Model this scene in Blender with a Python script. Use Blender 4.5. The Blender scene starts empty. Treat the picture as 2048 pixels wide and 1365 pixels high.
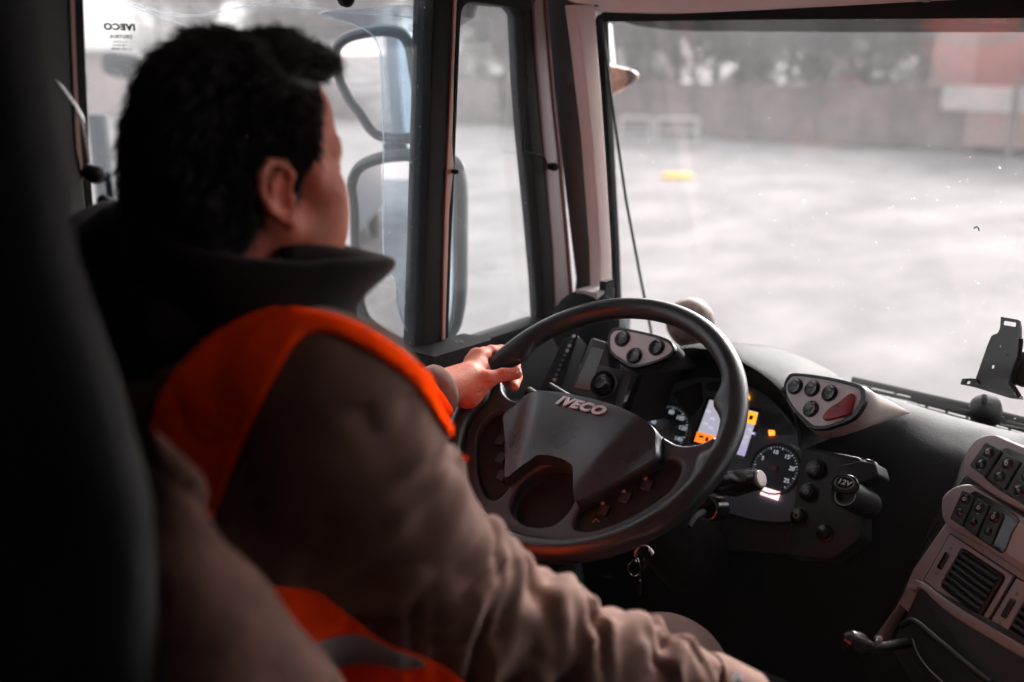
import bpy, bmesh, math, random
import numpy as np
from mathutils import Vector, Matrix
random.seed(7); RNG = np.random.default_rng(7)
S = bpy.context.scene
COL = S.collection
PI = math.pi
# ---------------------------------------------------------------- camera
EYE = np.array([0.0, 0.0, 2.4]); FPX = 1991.0; PITCH = math.atan(542/1991); YAW = math.radians(40)
cd = bpy.data.cameras.new('camera'); cam = bpy.data.objects.new('camera', cd); COL.objects.link(cam)
cam.location = EYE; cam.rotation_euler = (PI/2-PITCH, 0, YAW)
cd.sensor_width = 36; cd.lens = 36*FPX/2048; cd.clip_start = .02; cd.clip_end = 800
cd.dof.use_dof = True; cd.dof.focus_distance = 1.56; cd.dof.aperture_fstop = 2.0; cd.dof.aperture_blades = 9
S.camera = cam
# ---------------------------------------------------------------- sky, sun, exposure
W = bpy.data.worlds.new('World'); S.world = W; W.use_nodes = True
nt = W.node_tree; bg = nt.nodes['Background']
sky = nt.nodes.new('ShaderNodeTexSky'); sky.sky_type = 'NISHITA'; sky.sun_disc = False
SUN_EL, SUN_AZ = math.radians(25), math.radians(-8)
sky.sun_elevation = SUN_EL; sky.sun_rotation = SUN_AZ; sky.dust_density = 4.0; sky.air_density = 1.0; sky.ozone_density = 1.0
hsv = nt.nodes.new('ShaderNodeHueSaturation'); hsv.inputs['Saturation'].default_value = .12
nt.links.new(sky.outputs[0], hsv.inputs['Color'])
mixw = nt.nodes.new('ShaderNodeMix'); mixw.data_type = 'RGBA'; mixw.blend_type = 'MULTIPLY'; mixw.inputs[0].default_value = 1
mixw.inputs['B'].default_value = (1.0, .975, .98, 1)
nt.links.new(hsv.outputs[0], mixw.inputs['A']); nt.links.new(mixw.outputs['Result'], bg.inputs[0])
bg.inputs[1].default_value = .11
sl = bpy.data.lights.new('sun', 'SUN'); sl.energy = 1.4; sl.angle = math.radians(14); sl.color = (1, .95, .92)
so = bpy.data.objects.new('sun', sl); COL.objects.link(so)
sd = Vector((math.sin(-SUN_AZ)*-1*math.cos(SUN_EL), math.cos(SUN_AZ)*math.cos(SUN_EL), math.sin(SUN_EL)))
so.rotation_euler = sd.to_track_quat('Z', 'Y').to_euler(); so.location = (0, 0, 20)
vs = S.view_settings; vs.view_transform = 'Standard'; vs.look = 'None'; vs.gamma = 1; vs.use_curve_mapping = False; vs.exposure = 2.25
cy = S.cycles; cy.use_denoising = True; cy.max_bounces = 7; cy.diffuse_bounces = 4; cy.glossy_bounces = 4; cy.transmission_bounces = 4; cy.transparent_max_bounces = 16
cy.sample_clamp_indirect = 6; cy.caustics_reflective = False; cy.caustics_refractive = False
try: cy.denoiser = 'OPENIMAGEDENOISE'
except Exception: pass
# ---------------------------------------------------------------- geometry helpers
VF = np.array([-math.sin(YAW)*math.cos(PITCH), math.cos(YAW)*math.cos(PITCH), -math.sin(PITCH)])
VR = np.array([math.cos(YAW), math.sin(YAW), 0.0]); VU = np.cross(VR, VF)
def ray(x, y): return VF + VR*(x-1024)/FPX - VU*(y-682.5)/FPX
def at(x, y, d): return EYE + ray(x, y)*d
def prj(P):
    q = np.asarray(P)-EYE; d = q@VF
    return 1024+FPX*(q@VR)/d, 682.5-FPX*(q@VU)/d, d
def norm(v): v = np.asarray(v, float); return v/np.linalg.norm(v)
class Plane:
    """a real plane of the cab: point + normal (towards the viewer) with in-plane axes"""
    def __init__(s, p, n, right=None):
        s.p = np.asarray(p, float); s.n = norm(n)
        r = np.array([1.0, 0, 0]) if right is None else norm(right)
        r = r - s.n*(r@s.n)
        if np.linalg.norm(r) < .1: r = np.array([0, 1.0, 0])
        s.a = norm(r); s.b = np.cross(s.n, s.a)
    def hit(s, x, y, off=0):
        q = ray(x, y); t = ((s.p+s.n*off-EYE)@s.n)/(q@s.n); return EYE+q*t
    def uv(s, x, y, off=0):
        h = s.hit(x, y, off)-s.p; return (h@s.a, h@s.b)
    def w(s, u, v, o=0): return s.p+s.a*u+s.b*v+s.n*o
    def M(s, u=0, v=0, o=0):
        c = s.w(u, v, o); m = np.eye(4); m[:3, 0] = s.a; m[:3, 1] = s.b; m[:3, 2] = s.n; m[:3, 3] = c
        return Matrix(m.tolist())
def smooth_poly(pts, n=6, closed=True):
    P = np.asarray(pts, float); N = len(P); out = []
    rng_ = range(N if closed else N-1)
    for i in rng_:
        p0, p1, p2, p3 = (P[(i-1) % N], P[i], P[(i+1) % N], P[(i+2) % N]) if closed else (P[max(i-1, 0)], P[i], P[i+1], P[min(i+2, N-1)])
        for k in range(n):
            t = k/n
            out.append(.5*((2*p1)+(-p0+p2)*t+(2*p0-5*p1+4*p2-p3)*t*t+(-p0+3*p1-3*p2+p3)*t**3))
    if not closed: out.append(P[-1])
    return [tuple(o) for o in out]
def round_poly(pts, r, n=5):
    """rounded corners of radius r (same units as pts)"""
    P = [np.asarray(p, float) for p in pts]; out = []; N = len(P)
    for i in range(N):
        a, b, c = P[i-1], P[i], P[(i+1) % N]
        la, lc = np.linalg.norm(a-b), np.linalg.norm(c-b); rr = min(r, la*.48, lc*.48)
        s, e = b+(a-b)/la*rr, b+(c-b)/lc*rr
        for k in range(n+1):
            t = k/n; out.append(tuple((1-t)**2*s+2*t*(1-t)*b+t*t*e))
    return out
def link(me, name, m=None, parent=None, smooth=True):
    o = bpy.data.objects.new(name, me); COL.objects.link(o)
    if m is not None: me.materials.append(m)
    if parent is not None: o.parent = parent
    if smooth:
        me.polygons.foreach_set('use_smooth', [True]*len(me.polygons))
        try: me.set_sharp_from_angle(angle=math.radians(38))
        except Exception: pass
    return o
def tag(o, label=None, cat=None, group=None, kind=None):
    if label: o['label'] = label
    if cat: o['category'] = cat
    if group: o['group'] = group
    if kind: o['kind'] = kind
    return o
def empty(name, loc, label, cat, group=None):
    o = bpy.data.objects.new(name, None); COL.objects.link(o); o.location = loc; o.empty_display_size = .05
    return tag(o, label, cat, group)
def finish(bm, name, m, parent=None, smooth=True, bevel=0, seg=2):
    """all geometry is written in world units; a parent Empty's location is taken off"""
    if bevel:
        bmesh.ops.bevel(bm, geom=[e for e in bm.edges if len(e.link_faces) == 2 and e.calc_face_angle(0) > .6], offset=bevel, segments=seg, profile=.5, affect='EDGES', clamp_overlap=True)
    bmesh.ops.recalc_face_normals(bm, faces=bm.faces[:])
    me = bpy.data.meshes.new(name); bm.to_mesh(me); bm.free()
    if parent is not None:
        off = Vector((0, 0, 0)); q = parent
        while q is not None: off += q.location; q = q.parent
        me.transform(Matrix.Translation(-off))
    return link(me, name, m, parent, smooth)
def V3(p): return Vector((float(p[0]), float(p[1]), float(p[2])))
def box(bm, c, s, M=None):
    vs_ = []
    for dx in (-.5, .5):
        for dy in (-.5, .5):
            for dz in (-.5, .5):
                v = Vector((c[0]+dx*s[0], c[1]+dy*s[1], c[2]+dz*s[2]))
                vs_.append(bm.verts.new(M@v if M else v))
    for f in ((0, 1, 3, 2), (4, 6, 7, 5), (0, 4, 5, 1), (2, 3, 7, 6), (0, 2, 6, 4), (1, 5, 7, 3)): bm.faces.new([vs_[i] for i in f])
def tube(bm, pts, r, n=10, cap=True, closed=False):
    P = [V3(p) for p in pts]; N = len(P); R = r if hasattr(r, '__len__') else [r]*N
    rings = []; up = Vector((0, 0, 1)); last = None
    for i in range(N):
        if closed: t = (P[(i+1) % N]-P[i-1])
        else: t = P[min(i+1, N-1)]-P[max(i-1, 0)]
        t.normalize()
        if last is None:
            x = t.cross(up)
            if x.length < .05: x = t.cross(Vector((0, 1, 0)))
        else: x = last-t*last.dot(t)
        x.normalize(); last = x; y = t.cross(x)
        rings.append([bm.verts.new(P[i]+(x*math.cos(2*PI*k/n)+y*math.sin(2*PI*k/n))*R[i]) for k in range(n)])
    for i in range(N if closed else N-1):
        A, B = rings[i], rings[(i+1) % N]
        for k in range(n): bm.faces.new((A[k], A[(k+1) % n], B[(k+1) % n], B[k]))
    if cap and not closed: bm.faces.new(rings[0]); bm.faces.new(rings[-1])
def lathe(bm, M, prof, n=28):
    """profile [(r, z)] about local z of matrix M"""
    rings = []
    for r, z in prof:
        if r < 1e-6: rings.append([bm.verts.new(M@Vector((0, 0, z)))])
        else: rings.append([bm.verts.new(M@Vector((r*math.cos(2*PI*k/n), r*math.sin(2*PI*k/n), z))) for k in range(n)])
    for A, B in zip(rings, rings[1:]):
        for k in range(n):
            q = (k+1) % n
            if len(A) == 1 and len(B) == 1: continue
            if len(A) == 1: bm.faces.new((A[0], B[q], B[k]))
            elif len(B) == 1: bm.faces.new((A[k], A[q], B[0]))
            else: bm.faces.new((A[k], A[q], B[q], B[k]))
def plate_mesh(outline, holes=(), depth=.004, bevel=0.0, bres=2):
    """filled 2D shape with holes, extruded; local xy plane, z from 0 (front) to -2*depth"""
    cu = bpy.data.curves.new('tmp', 'CURVE'); cu.dimensions = '2D'; cu.fill_mode = 'BOTH'
    for poly in [outline]+list(holes):
        sp = cu.splines.new('POLY'); sp.points.add(len(poly)-1); sp.use_cyclic_u = True
        for p, q in zip(sp.points, poly): p.co = (q[0], q[1], 0, 1)
    cu.extrude = max(depth-bevel, 0); cu.bevel_depth = bevel; cu.bevel_resolution = bres; cu.offset = -bevel
    ob = bpy.data.objects.new('tmp', cu); COL.objects.link(ob)
    dg = bpy.context.evaluated_depsgraph_get(); me = bpy.data.meshes.new_from_object(ob.evaluated_get(dg))
    bpy.data.objects.remove(ob); bpy.data.curves.remove(cu)
    return me
def plate(name, m, pl, outline, holes=(), thick=.008, off=0.0, bevel=0.0, parent=None, px=True, smooth=True, bres=2):
    """a solid plate whose front face lies on plane pl + off; outline in picture pixels (on the front face) or plane uv"""
    if px:
        outline = [pl.uv(x, y, off) for x, y in outline]; holes = [[pl.uv(x, y, off) for x, y in h] for h in holes]
    me = plate_mesh(outline, holes, thick/2, bevel, bres)
    me.transform(pl.M(0, 0, off-thick/2))
    bm = bmesh.new(); bm.from_mesh(me); bpy.data.meshes.remove(me); bmesh.ops.remove_doubles(bm, verts=bm.verts[:], dist=1e-6)
    return finish(bm, name, m, parent, smooth)
def loft(bm, loops, closed=True, cap0=False, cap1=False):
    L = [[bm.verts.new(V3(p)) for p in lp] for lp in loops]; n = len(L[0])
    for A, B in zip(L, L[1:]):
        for k in range(n if closed else n-1):
            q = (k+1) % n; bm.faces.new((A[k], A[q], B[q], B[k]))
    if cap0: bm.faces.new(L[0])
    if cap1: bm.faces.new(L[-1])
def text(name, s, m, pl, u, v, size, o=.0006, parent=None, bold=0.0, shear=0, rot=0, mirror=False, ext=.0004, align='CENTER', sx=1):
    cu = bpy.data.curves.new('tmp', 'FONT'); cu.body = s; cu.size = size; cu.extrude = ext; cu.offset = bold; cu.shear = shear; cu.space_character = 1.0+bold/size*2.2
    cu.align_x = align; cu.align_y = 'CENTER'; cu.resolution_u = 4
    ob = bpy.data.objects.new('tmp', cu); COL.objects.link(ob)
    dg = bpy.context.evaluated_depsgraph_get(); me = bpy.data.meshes.new_from_object(ob.evaluated_get(dg))
    bpy.data.objects.remove(ob); bpy.data.curves.remove(cu)
    me.transform(pl.M(u, v, o)@Matrix.Rotation(rot, 4, 'Z')@Matrix.Diagonal((-sx if mirror else sx, 1, 1, 1)))
    bm = bmesh.new(); bm.from_mesh(me); bpy.data.meshes.remove(me)
    return finish(bm, name, m, parent, False)
def disc(pl, u, v, r, o=0): return pl.M(u, v, o)
# ---------------------------------------------------------------- implicit surfaces
def cap_sdf(P, a, b, ra, rb):
    a = np.asarray(a, float); b = np.asarray(b, float); ab = b-a
    t = np.clip(((P-a)@ab)/(ab@ab), 0, 1)
    return np.linalg.norm(P-a-t[..., None]*ab, axis=-1)-(ra+(rb-ra)*t)
def ell_sdf(P, c, r, R=None):
    q = P-np.asarray(c, float)
    if R is not None: q = q@R
    r = np.asarray(r, float); k0 = np.linalg.norm(q/r, axis=-1); k1 = np.linalg.norm(q/(r*r), axis=-1)
    return k0*(k0-1)/np.maximum(k1, 1e-9)
def smin(a, b, k): h = np.maximum(k-np.abs(a-b), 0)/k; return np.minimum(a, b)-h*h*k*.25
def smax(a, b, k): return -smin(-a, -b, k)
def surfnet(f, lo, hi, h):
    lo = np.asarray(lo, float); hi = np.asarray(hi, float)
    n = np.ceil((hi-lo)/h).astype(int)+1
    G = np.empty(n, np.float32)
    ys, zs = np.arange(n[1])*h+lo[1], np.arange(n[2])*h+lo[2]
    for i0 in range(0, n[0], 24):
        xs = np.arange(i0, min(i0+24, n[0]))*h+lo[0]
        P = np.stack(np.meshgrid(xs, ys, zs, indexing='ij'), -1); G[i0:i0+24] = f(P)
    s = G < 0
    cells = np.zeros(n-1, bool); c8 = [(i, j, k) for i in (0, 1) for j in (0, 1) for k in (0, 1)]
    def sub(A, o): return A[o[0]:A.shape[0]-1+o[0], o[1]:A.shape[1]-1+o[1], o[2]:A.shape[2]-1+o[2]]
    cnt = sum(sub(s, o).astype(np.int8) for o in c8); cells = (cnt > 0) & (cnt < 8)
    idx = np.argwhere(cells); vid = -np.ones(n-1, np.int64); vid[tuple(idx.T)] = np.arange(len(idx))
    acc = np.zeros((len(idx), 3)); num = np.zeros(len(idx))
    for a in c8:
        for ax in range(3):
            if a[ax]: continue
            b = list(a); b[ax] = 1
            va = G[tuple((idx+a).T)]; vb = G[tuple((idx+b).T)]; cr = (va < 0) != (vb < 0)
            t = np.where(cr, va/np.where(cr, va-vb, 1), 0)
            p = np.array(a, float)+0*acc; p[:, ax] += t
            acc[cr] += p[cr]; num[cr] += 1
    verts = lo+(idx+acc/num[:, None])*h
    faces = []
    for ax in range(3):
        o1, o2 = [(1, 2), (2, 0), (0, 1)][ax]
        sl0 = [slice(1, -1)]*3; sl0[ax] = slice(0, -1); sl1 = list(sl0); sl1[ax] = slice(1, None)
        A, B = s[tuple(sl0)], s[tuple(sl1)]
        e = np.argwhere(A != B); dirn = A[tuple(e.T)]
        base = e.copy(); base[:, o1] += 1; base[:, o2] += 1   # grid index of edge start
        q = []
        for d1, d2 in ((-1, -1), (0, -1), (0, 0), (-1, 0)):
            cidx = base.copy(); cidx[:, o1] += d1; cidx[:, o2] += d2; q.append(vid[tuple(cidx.T)])
        q = np.stack(q, 1); q[~dirn] = q[~dirn][:, ::-1]; faces.append(q)
    return verts, np.concatenate(faces)
def mesh_np(verts, faces, name):
    me = bpy.data.meshes.new(name); me.vertices.add(len(verts)); me.vertices.foreach_set('co', np.asarray(verts, np.float32).ravel())
    F = np.asarray(faces); k = F.shape[1]
    me.loops.add(F.size); me.loops.foreach_set('vertex_index', F.ravel().astype(np.int32))
    me.polygons.add(len(F)); me.polygons.foreach_set('loop_start', (np.arange(len(F))*k).astype(np.int32))
    me.update(calc_edges=True); me.validate(); return me
def vnormals(V, F):
    n = np.cross(V[F[:, 2]]-V[F[:, 0]], V[F[:, 3]]-V[F[:, 1]]) if F.shape[1] == 4 else np.cross(V[F[:, 1]]-V[F[:, 0]], V[F[:, 2]]-V[F[:, 0]])
    out = np.zeros_like(V)
    for k in range(F.shape[1]): np.add.at(out, F[:, k], n)
    return out/np.maximum(np.linalg.norm(out, axis=1, keepdims=True), 1e-12)
def relax(V, F, it=2, lam=.5):
    E = np.unique(np.sort(np.concatenate([F[:, [i, (i+1) % F.shape[1]]] for i in range(F.shape[1])]), axis=1), axis=0)
    deg = np.bincount(E.ravel(), minlength=len(V))[:, None]
    for _ in range(it):
        s = np.zeros_like(V); np.add.at(s, E[:, 0], V[E[:, 1]]); np.add.at(s, E[:, 1], V[E[:, 0]])
        V = V+(s/np.maximum(deg, 1)-V)*lam
    return V
def vnoise(P, f, seed=0):
    """smooth value noise, vectorised"""
    q = P*f+seed*17.31; i = np.floor(q).astype(np.int64); t = q-i; t = t*t*(3-2*t)
    def hsh(a, b, c):
        x = (a*73856093) ^ (b*19349663) ^ (c*83492791) ^ (seed*2654435); x = (x ^ (x >> 13))*1274126177 & 0x7fffffff
        return (x % 10007)/10007.0
    r = 0
    for dx in (0, 1):
        for dy in (0, 1):
            for dz in (0, 1):
                w = (t[..., 0] if dx else 1-t[..., 0])*(t[..., 1] if dy else 1-t[..., 1])*(t[..., 2] if dz else 1-t[..., 2])
                r = r+w*hsh(i[..., 0]+dx, i[..., 1]+dy, i[..., 2]+dz)
    return r*2-1
# ---------------------------------------------------------------- materials
def srgb(r, g, b): return tuple(((c/255)/12.92 if c/255 <= .04045 else ((c/255+.055)/1.055)**2.4) for c in (r, g, b))
def mat(name, col, rough=.5, metal=0, var=.0, vscale=8, bump=0, bscale=60, spec=.5, emit=None, coat=0, sheen=0, sss=0, col2=None, bdetail=4):
    m = bpy.data.materials.new(name); m.use_nodes = True; N = m.node_tree.nodes; L = m.node_tree.links; b = N['Principled BSDF']
    b.inputs['Base Color'].default_value = (*col, 1); b.inputs['Roughness'].default_value = rough; b.inputs['Metallic'].default_value = metal
    b.inputs['Specular IOR Level'].default_value = spec; b.inputs['Coat Weight'].default_value = coat; b.inputs['Sheen Weight'].default_value = sheen
    if sss: b.inputs['Subsurface Weight'].default_value = sss; b.inputs['Subsurface Radius'].default_value = (.02, .006, .003); b.inputs['Subsurface Scale'].default_value = 1.0
    tc = N.new('ShaderNodeTexCoord')
    if var or col2:
        n1 = N.new('ShaderNodeTexNoise'); n1.inputs['Scale'].default_value = vscale; n1.inputs['Detail'].default_value = 5
        L.new(tc.outputs['Object'], n1.inputs['Vector'])
        mx = N.new('ShaderNodeMix'); mx.data_type = 'RGBA'
        c2 = col2 if col2 else tuple(c*(1-var) for c in col); c1 = col if col2 else tuple(min(c*(1+var), 1) for c in col)
        mx.inputs['A'].default_value = (*c2, 1); mx.inputs['B'].default_value = (*c1, 1)
        rp = N.new('ShaderNodeMapRange'); rp.inputs[1].default_value = .3; rp.inputs[2].default_value = .7
        L.new(n1.outputs[0], rp.inputs[0]); L.new(rp.outputs[0], mx.inputs[0]); L.new(mx.outputs['Result'], b.inputs['Base Color'])
        mr = N.new('ShaderNodeMapRange'); mr.inputs[3].default_value = max(rough-.08, .02); mr.inputs[4].default_value = min(rough+.1, 1)
        L.new(n1.outputs[0], mr.inputs[0]); L.new(mr.outputs[0], b.inputs['Roughness'])
    if bump:
        n2 = N.new('ShaderNodeTexNoise'); n2.inputs['Scale'].default_value = bscale; n2.inputs['Detail'].default_value = bdetail
        L.new(tc.outputs['Object'], n2.inputs['Vector']); bp = N.new('ShaderNodeBump'); bp.inputs['Strength'].default_value = bump; bp.inputs['Distance'].default_value = .002
        L.new(n2.outputs[0], bp.inputs['Height']); L.new(bp.outputs[0], b.inputs['Normal'])
    if emit: b.inputs['Emission Color'].default_value = (*emit[:3], 1); b.inputs['Emission Strength'].default_value = emit[3]
    return m
def glass(name, tint, refl=1.0, dirt=.0, dscale=120, thr=.72, haze_=.0, hcol=(.8, .8, .82)):
    """thin pane: clear transmission + fresnel reflection + specks of dirt"""
    m = bpy.data.materials.new(name); m.use_nodes = True; N = m.node_tree.nodes; L = m.node_tree.links; N.clear()
    out = N.new('ShaderNodeOutputMaterial'); tr = N.new('ShaderNodeBsdfTransparent'); tr.inputs[0].default_value = (*tint, 1)
    gl = N.new('ShaderNodeBsdfGlossy'); gl.inputs['Roughness'].default_value = .01; gl.inputs[0].default_value = (refl, refl, refl, 1)
    fr = N.new('ShaderNodeFresnel'); ge = N.new('ShaderNodeNewGeometry'); io = N.new('ShaderNodeMapRange'); io.inputs[3].default_value = 1.45; io.inputs[4].default_value = 1/1.45
    L.new(ge.outputs['Backfacing'], io.inputs[0]); L.new(io.outputs[0], fr.inputs[0])
    mx = N.new('ShaderNodeMixShader'); L.new(fr.outputs[0], mx.inputs[0]); L.new(tr.outputs[0], mx.inputs[1]); L.new(gl.outputs[0], mx.inputs[2])
    df = N.new('ShaderNodeBsdfTranslucent'); df.inputs[0].default_value = (*hcol, 1)
    m2 = N.new('ShaderNodeMixShader'); tc = N.new('ShaderNodeTexCoord')
    n1 = N.new('ShaderNodeTexNoise'); n1.inputs['Scale'].default_value = dscale; n1.inputs['Detail'].default_value = 3; n1.inputs['Roughness'].default_value = .7
    n2 = N.new('ShaderNodeTexNoise'); n2.inputs['Scale'].default_value = 2.2; n2.inputs['Detail'].default_value = 4
    L.new(tc.outputs['Object'], n1.inputs['Vector']); L.new(tc.outputs['Object'], n2.inputs['Vector'])
    mr = N.new('ShaderNodeMapRange'); mr.inputs[1].default_value = thr; mr.inputs[2].default_value = thr+.05; mr.inputs[4].default_value = dirt
    L.new(n1.outputs[0], mr.inputs[0])
    m3 = N.new('ShaderNodeMapRange'); m3.inputs[1].default_value = .35; m3.inputs[2].default_value = .75; m3.inputs[3].default_value = haze_*.3; m3.inputs[4].default_value = haze_*1.6
    L.new(n2.outputs[0], m3.inputs[0])
    ad = N.new('ShaderNodeMath'); ad.operation = 'ADD'; ad.use_clamp = True; L.new(mr.outputs[0], ad.inputs[0]); L.new(m3.outputs[0], ad.inputs[1])
    L.new(ad.outputs[0], m2.inputs[0]); L.new(mx.outputs[0], m2.inputs[1]); L.new(df.outputs[0], m2.inputs[2]); L.new(m2.outputs[0], out.inputs[0])
    return m
def leather(name, col, rough, scale, strength):
    m = mat(name, col, rough, var=.12, vscale=14); N = m.node_tree.nodes; L = m.node_tree.links; b = N['Principled BSDF']
    vo = N.new('ShaderNodeTexVoronoi'); vo.inputs['Scale'].default_value = scale; tc = N.new('ShaderNodeTexCoord'); L.new(tc.outputs['Object'], vo.inputs['Vector'])
    bp = N.new('ShaderNodeBump'); bp.inputs['Strength'].default_value = strength; bp.inputs['Distance'].default_value = .0008
    L.new(vo.outputs['Distance'], bp.inputs['Height']); L.new(bp.outputs[0], b.inputs['Normal']); return m
M = {}
M['black'] = mat('black_plastic', (.022, .022, .023), .5, var=.1, bump=.08, bscale=300)
M['grain'] = leather('grained_dark_vinyl', (.020, .022, .024), .66, 420, .5); M['grain'].node_tree.nodes['Principled BSDF'].inputs['Specular IOR Level'].default_value = .14
M['wheel'] = mat('worn_rim_leather', (.022, .023, .026), .32, var=.25, vscale=20, bump=.06, bscale=200)
M['pad'] = leather('horn_pad_vinyl', (.024, .032, .042), .28, 1300, .22); M['pad'].node_tree.nodes['Principled BSDF'].inputs['Specular IOR Level'].default_value = .85
M['spoke'] = leather('spoke_vinyl', (.034, .043, .053), .38, 1300, .25)
M['gloss'] = mat('gloss_black', (.014, .014, .015), .22, var=.1, coat=.15)
M['rubber'] = mat('black_rubber', (.012, .012, .012), .7, spec=.25)
M['podlit'] = mat('pod_face_lit', (.70, .74, .78), .4, var=.03, bump=.05, bscale=350)  # lighter copy of the grey: light on the pod faces put into colour
M['beige'] = mat('beige_trim', (.42, .345, .32), .5, var=.06, vscale=10, bump=.05, bscale=250)
M['headliner'] = mat('headliner_fabric', (.80, .66, .63), .85, var=.05, bump=.1, bscale=300)
M['lit_trim'] = mat('lit_pillar_beige', (.80, .66, .62), .5, var=.05, bump=.05, bscale=250); M['bodygrey'] = mat('body_blue_grey', (.20, .245, .29), .4, var=.1, vscale=2)  # pillar trim is beige lightened, its light put into the colour
M['grey'] = mat('light_grey_plastic', (.38, .375, .385), .42, var=.04, bump=.05, bscale=350)
M['greybeige'] = mat('grey_beige_plastic', (.36, .335, .335), .45, var=.05, bump=.05, bscale=350)
M['mauve'] = mat('mauve_grey_paint', (.36, .32, .33), .35, var=.04)
M['brownedge'] = mat('brown_edge', (.13, .055, .05), .6, var=.2)  # plain reddish brown for edge strips and small marks
M['brownstrip'] = mat('tan_strip', (.55, .37, .30), .5, var=.1)
M['bluepaint'] = mat('blue_grey_paint', (.12, .165, .21), .35, var=.1, vscale=3)
M['housing'] = mat('mirror_housing_grey', (.075, .095, .105), .45, var=.06)
M['chrome'] = mat('worn_chrome', (.6, .57, .55), .18, metal=1)
M['mirror'] = mat('mirror_glass', (.9, .91, .92), .01, metal=1)
M['white'] = mat('white_print', (.8, .8, .8), .5)
M['dim'] = mat('dim_print', (.45, .45, .46), .5)
M['silver'] = mat('silver_letters', (.72, .72, .74), .3, metal=.3)
M['red'] = mat('red_button', (.30, .008, .014), .3, var=.1)
M['dial'] = mat('dial_face', (.075, .105, .135), .35)
M['cluster'] = mat('cluster_face', (.20, .27, .34), .4)
M['glasspane'] = glass('cab_glass', (.97, .98, .98), 1, .5, 150, .675, .035)
M['windglass'] = glass('windshield_glass', (.98, .98, .98), .45, .5, 130, .700, .012)
M['deflector'] = glass('smoked_acrylic', (.80, .86, .90), 1, .4, 160, .68, .05, (.5, .57, .63))
M['seat'] = mat('black_seat_fabric', (.022, .022, .023), .9, var=.2, vscale=5, bump=.3, bscale=120)
M['bolster'] = mat('brown_seat_fabric', (.145, .075, .058), .85, spec=.12, var=.4, vscale=30, bump=.9, bscale=90)
# ================================================================ truck
truck = empty('truck_cab', (-.25, .9, 0), 'dark truck cab interior around the driver, seen from the passenger side', 'truck')
T = truck
def bx(name, m, c, s, parent=T, bevel=.004, rot=None):
    bm = bmesh.new(); Mx = None
    if rot: Mx = Matrix.Translation(c)@Matrix.Rotation(rot[0], 4, rot[1]); c = (0, 0, 0)
    box(bm, c, s, Mx); return finish(bm, name, m, parent, True, bevel)
def tb(name, m, pts, r, parent=T, n=10, closed=False):
    bm = bmesh.new(); tube(bm, pts, r, n, closed=closed); return finish(bm, name, m, parent)
DOOR = Plane((-1.25, 1, 2), (1, 0, 0), (0, 1, 0))
WS = Plane((-.3, 1.9, 1.785), (0, -.9655, -.2605)); WS_N = WS
# shell: floor, back wall, roof, passenger side with its window
bx('floor_panel', M['black'], (-.25, .75, 1.12), (2.14, 2.5, .06))
bx('rear_wall', M['black'], (-.25, -.58, 1.95), (2.14, .06, 1.6))
bx('roof', M['headliner'], (-.25, .60, 2.86), (2.3, 2.5, .06))
bx('firewall', M['black'], (-.25, 2.03, 1.4), (2.1, .05, .62))
# unseen passenger door; window opening shrunk to limit light from the right
PSD = Plane((.86, 0, 0), (-1, 0, 0), (0, -1, 0))
plate('passenger_door', M['black'], PSD, [(-1.95, 1.1), (.6, 1.1), (.6, 2.83), (-1.70, 2.83), (-1.95, 1.9)], [[(-1.75, 1.88), (-1.15, 1.88), (-1.15, 2.62), (-1.55, 2.62)]], thick=.06, parent=T, px=False)
plate('passenger_window', M['glasspane'], PSD, [(-1.77, 1.86), (-1.13, 1.86), (-1.13, 2.64), (-1.53, 2.64)], thick=.004, off=-.028, parent=T, px=False)
# ---- driver's door: panel, window frame, division post, panes
door = plate('driver_door', M['black'], DOOR, round_poly([(-.36, -.9), (.72, -.9), (.72, -.118), (-.36, -.118)], .02), thick=.07, parent=T, px=False)
dfr = lambda nm, m, px, off=0, th=.03, bev=.002, pr=door: plate(nm, M[m], DOOR, px, off=off, thick=th, bevel=bev, parent=pr)
dfr('window_sill', 'rubber', [(440, 860), (700, 770), (845, 722), (1092, 640), (1096, 662), (850, 748), (700, 800), (440, 895)], .02, .05)
dfr('window_post', 'rubber', [(869, -60), (915, -60), (905, 100), (899, 293), (892, 500), (885, 720), (843, 732), (852, 500), (862, 200)], .015, .05)
dfr('post_strip', 'brownstrip', [(911, -60), (917, -60), (908, 150), (905, 290), (908, 330), (906, 350), (899, 420), (896, 520), (893, 600), (890, 718), (884, 720), (887, 560), (890, 430), (896, 300), (901, 200)], .0185, .03, .001)
dfr('pane_seal', 'rubber', [(918, -60), (930, -60), (921, 60), (912, 290), (903, 500), (896, 716), (889, 719), (893, 590), (897, 500), (906, 300), (912, 100)], .014, .04)
dfr('window_header', 'rubber', [(925, -60), (1100, -60), (1062, 24), (1042, 24), (1034, 14), (1000, 11), (950, 5), (936, 6), (928, 14), (922, 30), (920, 30)], .013, .04)
qs = [(1038, 15), (1046, 30), (1052, 160), (1058, 250), (1075, 430), (1086, 560), (1090, 640), (1110, 634), (1104, 500), (1090, 340), (1076, 183), (1064, 60), (1062, 22)]
dfr('quarter_seal', 'rubber', qs, .012, .04)
dfr('door_frame_strip', 'mauve', [(1066, -20), (1080, 183), (1094, 340), (1107, 500), (1113, 640), (1146, 628), (1136, 500), (1122, 340), (1106, 183), (1086, -20)], .010, .06)
dfr('frame_edge', 'brownedge', [(1060, -30), (1076, 183), (1090, 340), (1104, 500), (1110, 640), (1114, 639), (1108, 500), (1094, 340), (1080, 183), (1066, -30)], .0135, .05, .001)
dfr('frame_edge', 'brownedge', [(1086, -30), (1105, 183), (1121, 340), (1135, 500), (1144, 630), (1150, 628), (1140, 500), (1126, 340), (1110, 183), (1092, -30)], .0135, .05, .001)
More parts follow.
